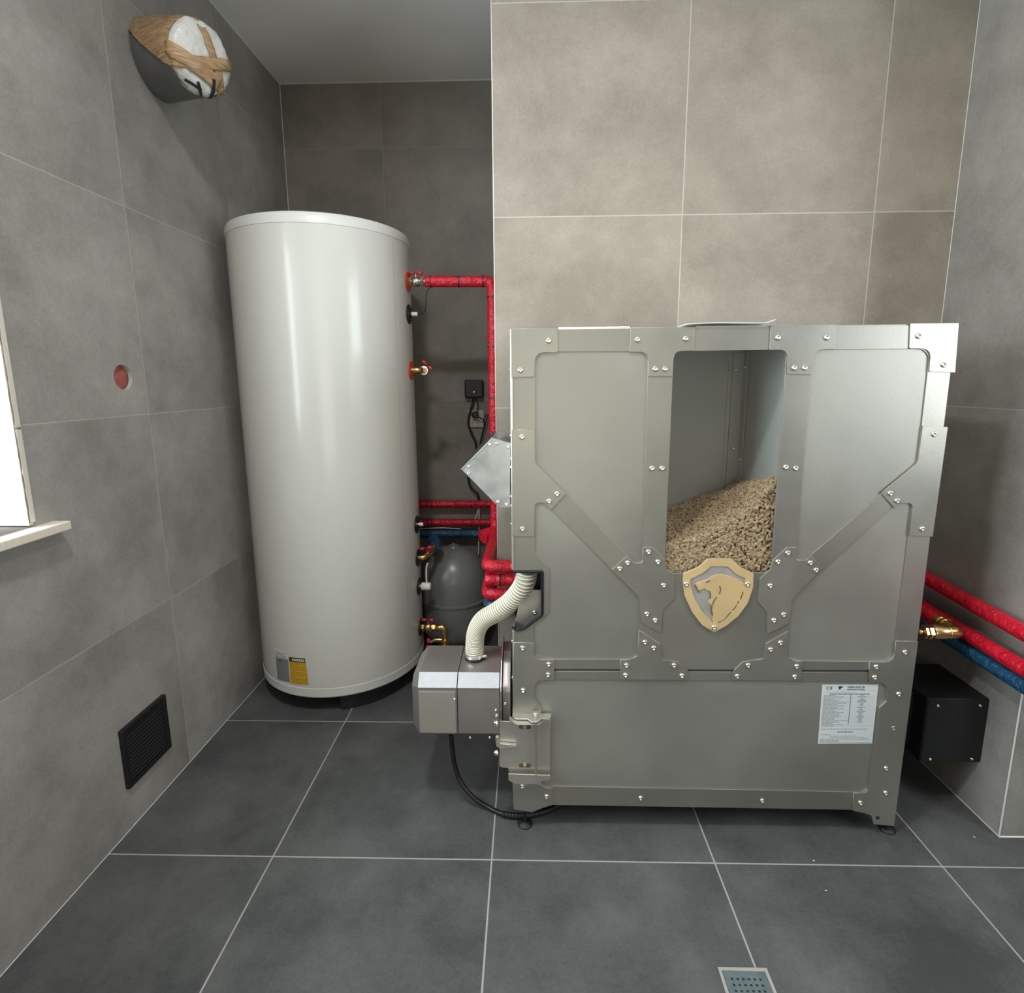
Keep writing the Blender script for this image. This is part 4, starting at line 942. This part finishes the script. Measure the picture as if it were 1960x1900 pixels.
lagged('red_heating_pipe', [(ex, yv+.076, zc), (ex-.001, .41, zc+.002)], .0215, M_red, 'short red insulated pipe behind the brass elbow at the right edge of the boiler', 'pipe')

FB = thing('fan_box', (2.0, .30, 0), 'black steel box with four screws, low behind the right edge of the boiler', 'box')
yb_ = .245
a = at(1777, 1336, 1, yb_); b = at(1884, 1458, 1, yb_)
fx1 = min(b.x, XR-.003)
# the box stands by the right wall: front plate and body
def sx(px, py, y): return at(px, py, 1, y)
yq = .20
while at(1881, 1395, 1, yq).x > XR-.004: yq -= .004
a = at(1776, 1337, 1, yq); b = at(1881, 1459, 1, yq); yq_ = yq
box('box_body', (a.x, yq+.002, b.z), (b.x, yq+.20, a.z), M_blackm, FB, .002)
box('box_cover', (a.x+.003, yq, b.z+.003), (b.x-.003, yq+.0018, a.z-.003), M_blackm, FB, .0006)
for px, py in ((1795, 1350), (1876, 1350), (1780, 1452), (1860, 1452)): bolt(at(px, py, 1, yq), (0, -1, 0), FB, .62, 'screw')
box('mounting_arm', (1.735, yq+.05, b.z+.02), (a.x, yq+.15, a.z-.01), M_blackm, FB, .002)
p = at(1733, 1448, 1, .15); lathe('brass_stud', [(0, 0), (.005, 0), (.005, .018), (0, .018)], (1.738, .15, p.z), (1, 0, 0), M_brass, FB, 14)

# ------------------------------------------------------------------ floor drain
DR = thing('floor_drain', at(1426, 1890, 2, 0), 'square floor drain with perforated steel grate, cut by the bottom of the photo', 'drain')
dx0, dx1, dy1 = 1.116, 1.222, -.266; dw = .118; dx1 = dx0+.108
fr_o = [(dx0, dy1-.112), (dx1, dy1-.112), (dx1, dy1), (dx0, dy1)]; fr_i = [(dx0+.007, dy1-.105), (dx1-.007, dy1-.105), (dx1-.007, dy1-.007), (dx0+.007, dy1-.007)]
link('drain_frame', plate_mesh(fr_o, [fr_i], .004, Matrix.Translation((0, 0, .001)), .0008), mat('pale_grout_frame', (.34, .33, .30), .5), DR)
holes = []
for j in range(7):
    for k in range(6):
        cx_, cy2 = dx0+.0235+k*.0122, dy1-.0235-j*.0118; s_ = .0026; holes.append([(cx_-s_, cy2-s_), (cx_+s_, cy2-s_), (cx_+s_, cy2+s_), (cx_-s_, cy2+s_)])
link('drain_grate', plate_mesh([(dx0+.008, dy1-.104), (dx1-.008, dy1-.104), (dx1-.008, dy1-.008), (dx0+.008, dy1-.008)], holes, .0015, Matrix.Translation((0, 0, .0013))), M_drain, DR)
box('drain_well', (dx0+.009, dy1-.103, .0001), (dx1-.009, dy1-.009, .0003), M_dark, DR)

# small white chips on the floor
for (px, py), lab_ in zip(((1557.5, 1647), (1581, 1704), (1865, 1602)), ('tiny white chip on the floor grout line in front of the boiler', 'tiny pale chip on the floor tile in front of the boiler', 'tiny white chip on the floor near the right wall corner')):
    p = at(px, py, 2, .001); bm = bmesh.new(); t = bmesh.new(); bmesh.ops.create_icosphere(t, subdivisions=1, radius=.0024)
    for v in t.verts: v.co = Vector((p.x+v.co.x*1.3, p.y+v.co.y*.8, .0016+v.co.z*.6))+Vector((random.uniform(-.0005, .0005),)*3)
    merge(bm, t); tag(link('plaster_chip', bm_mesh(bm), M_whitep), lab_, 'chip')
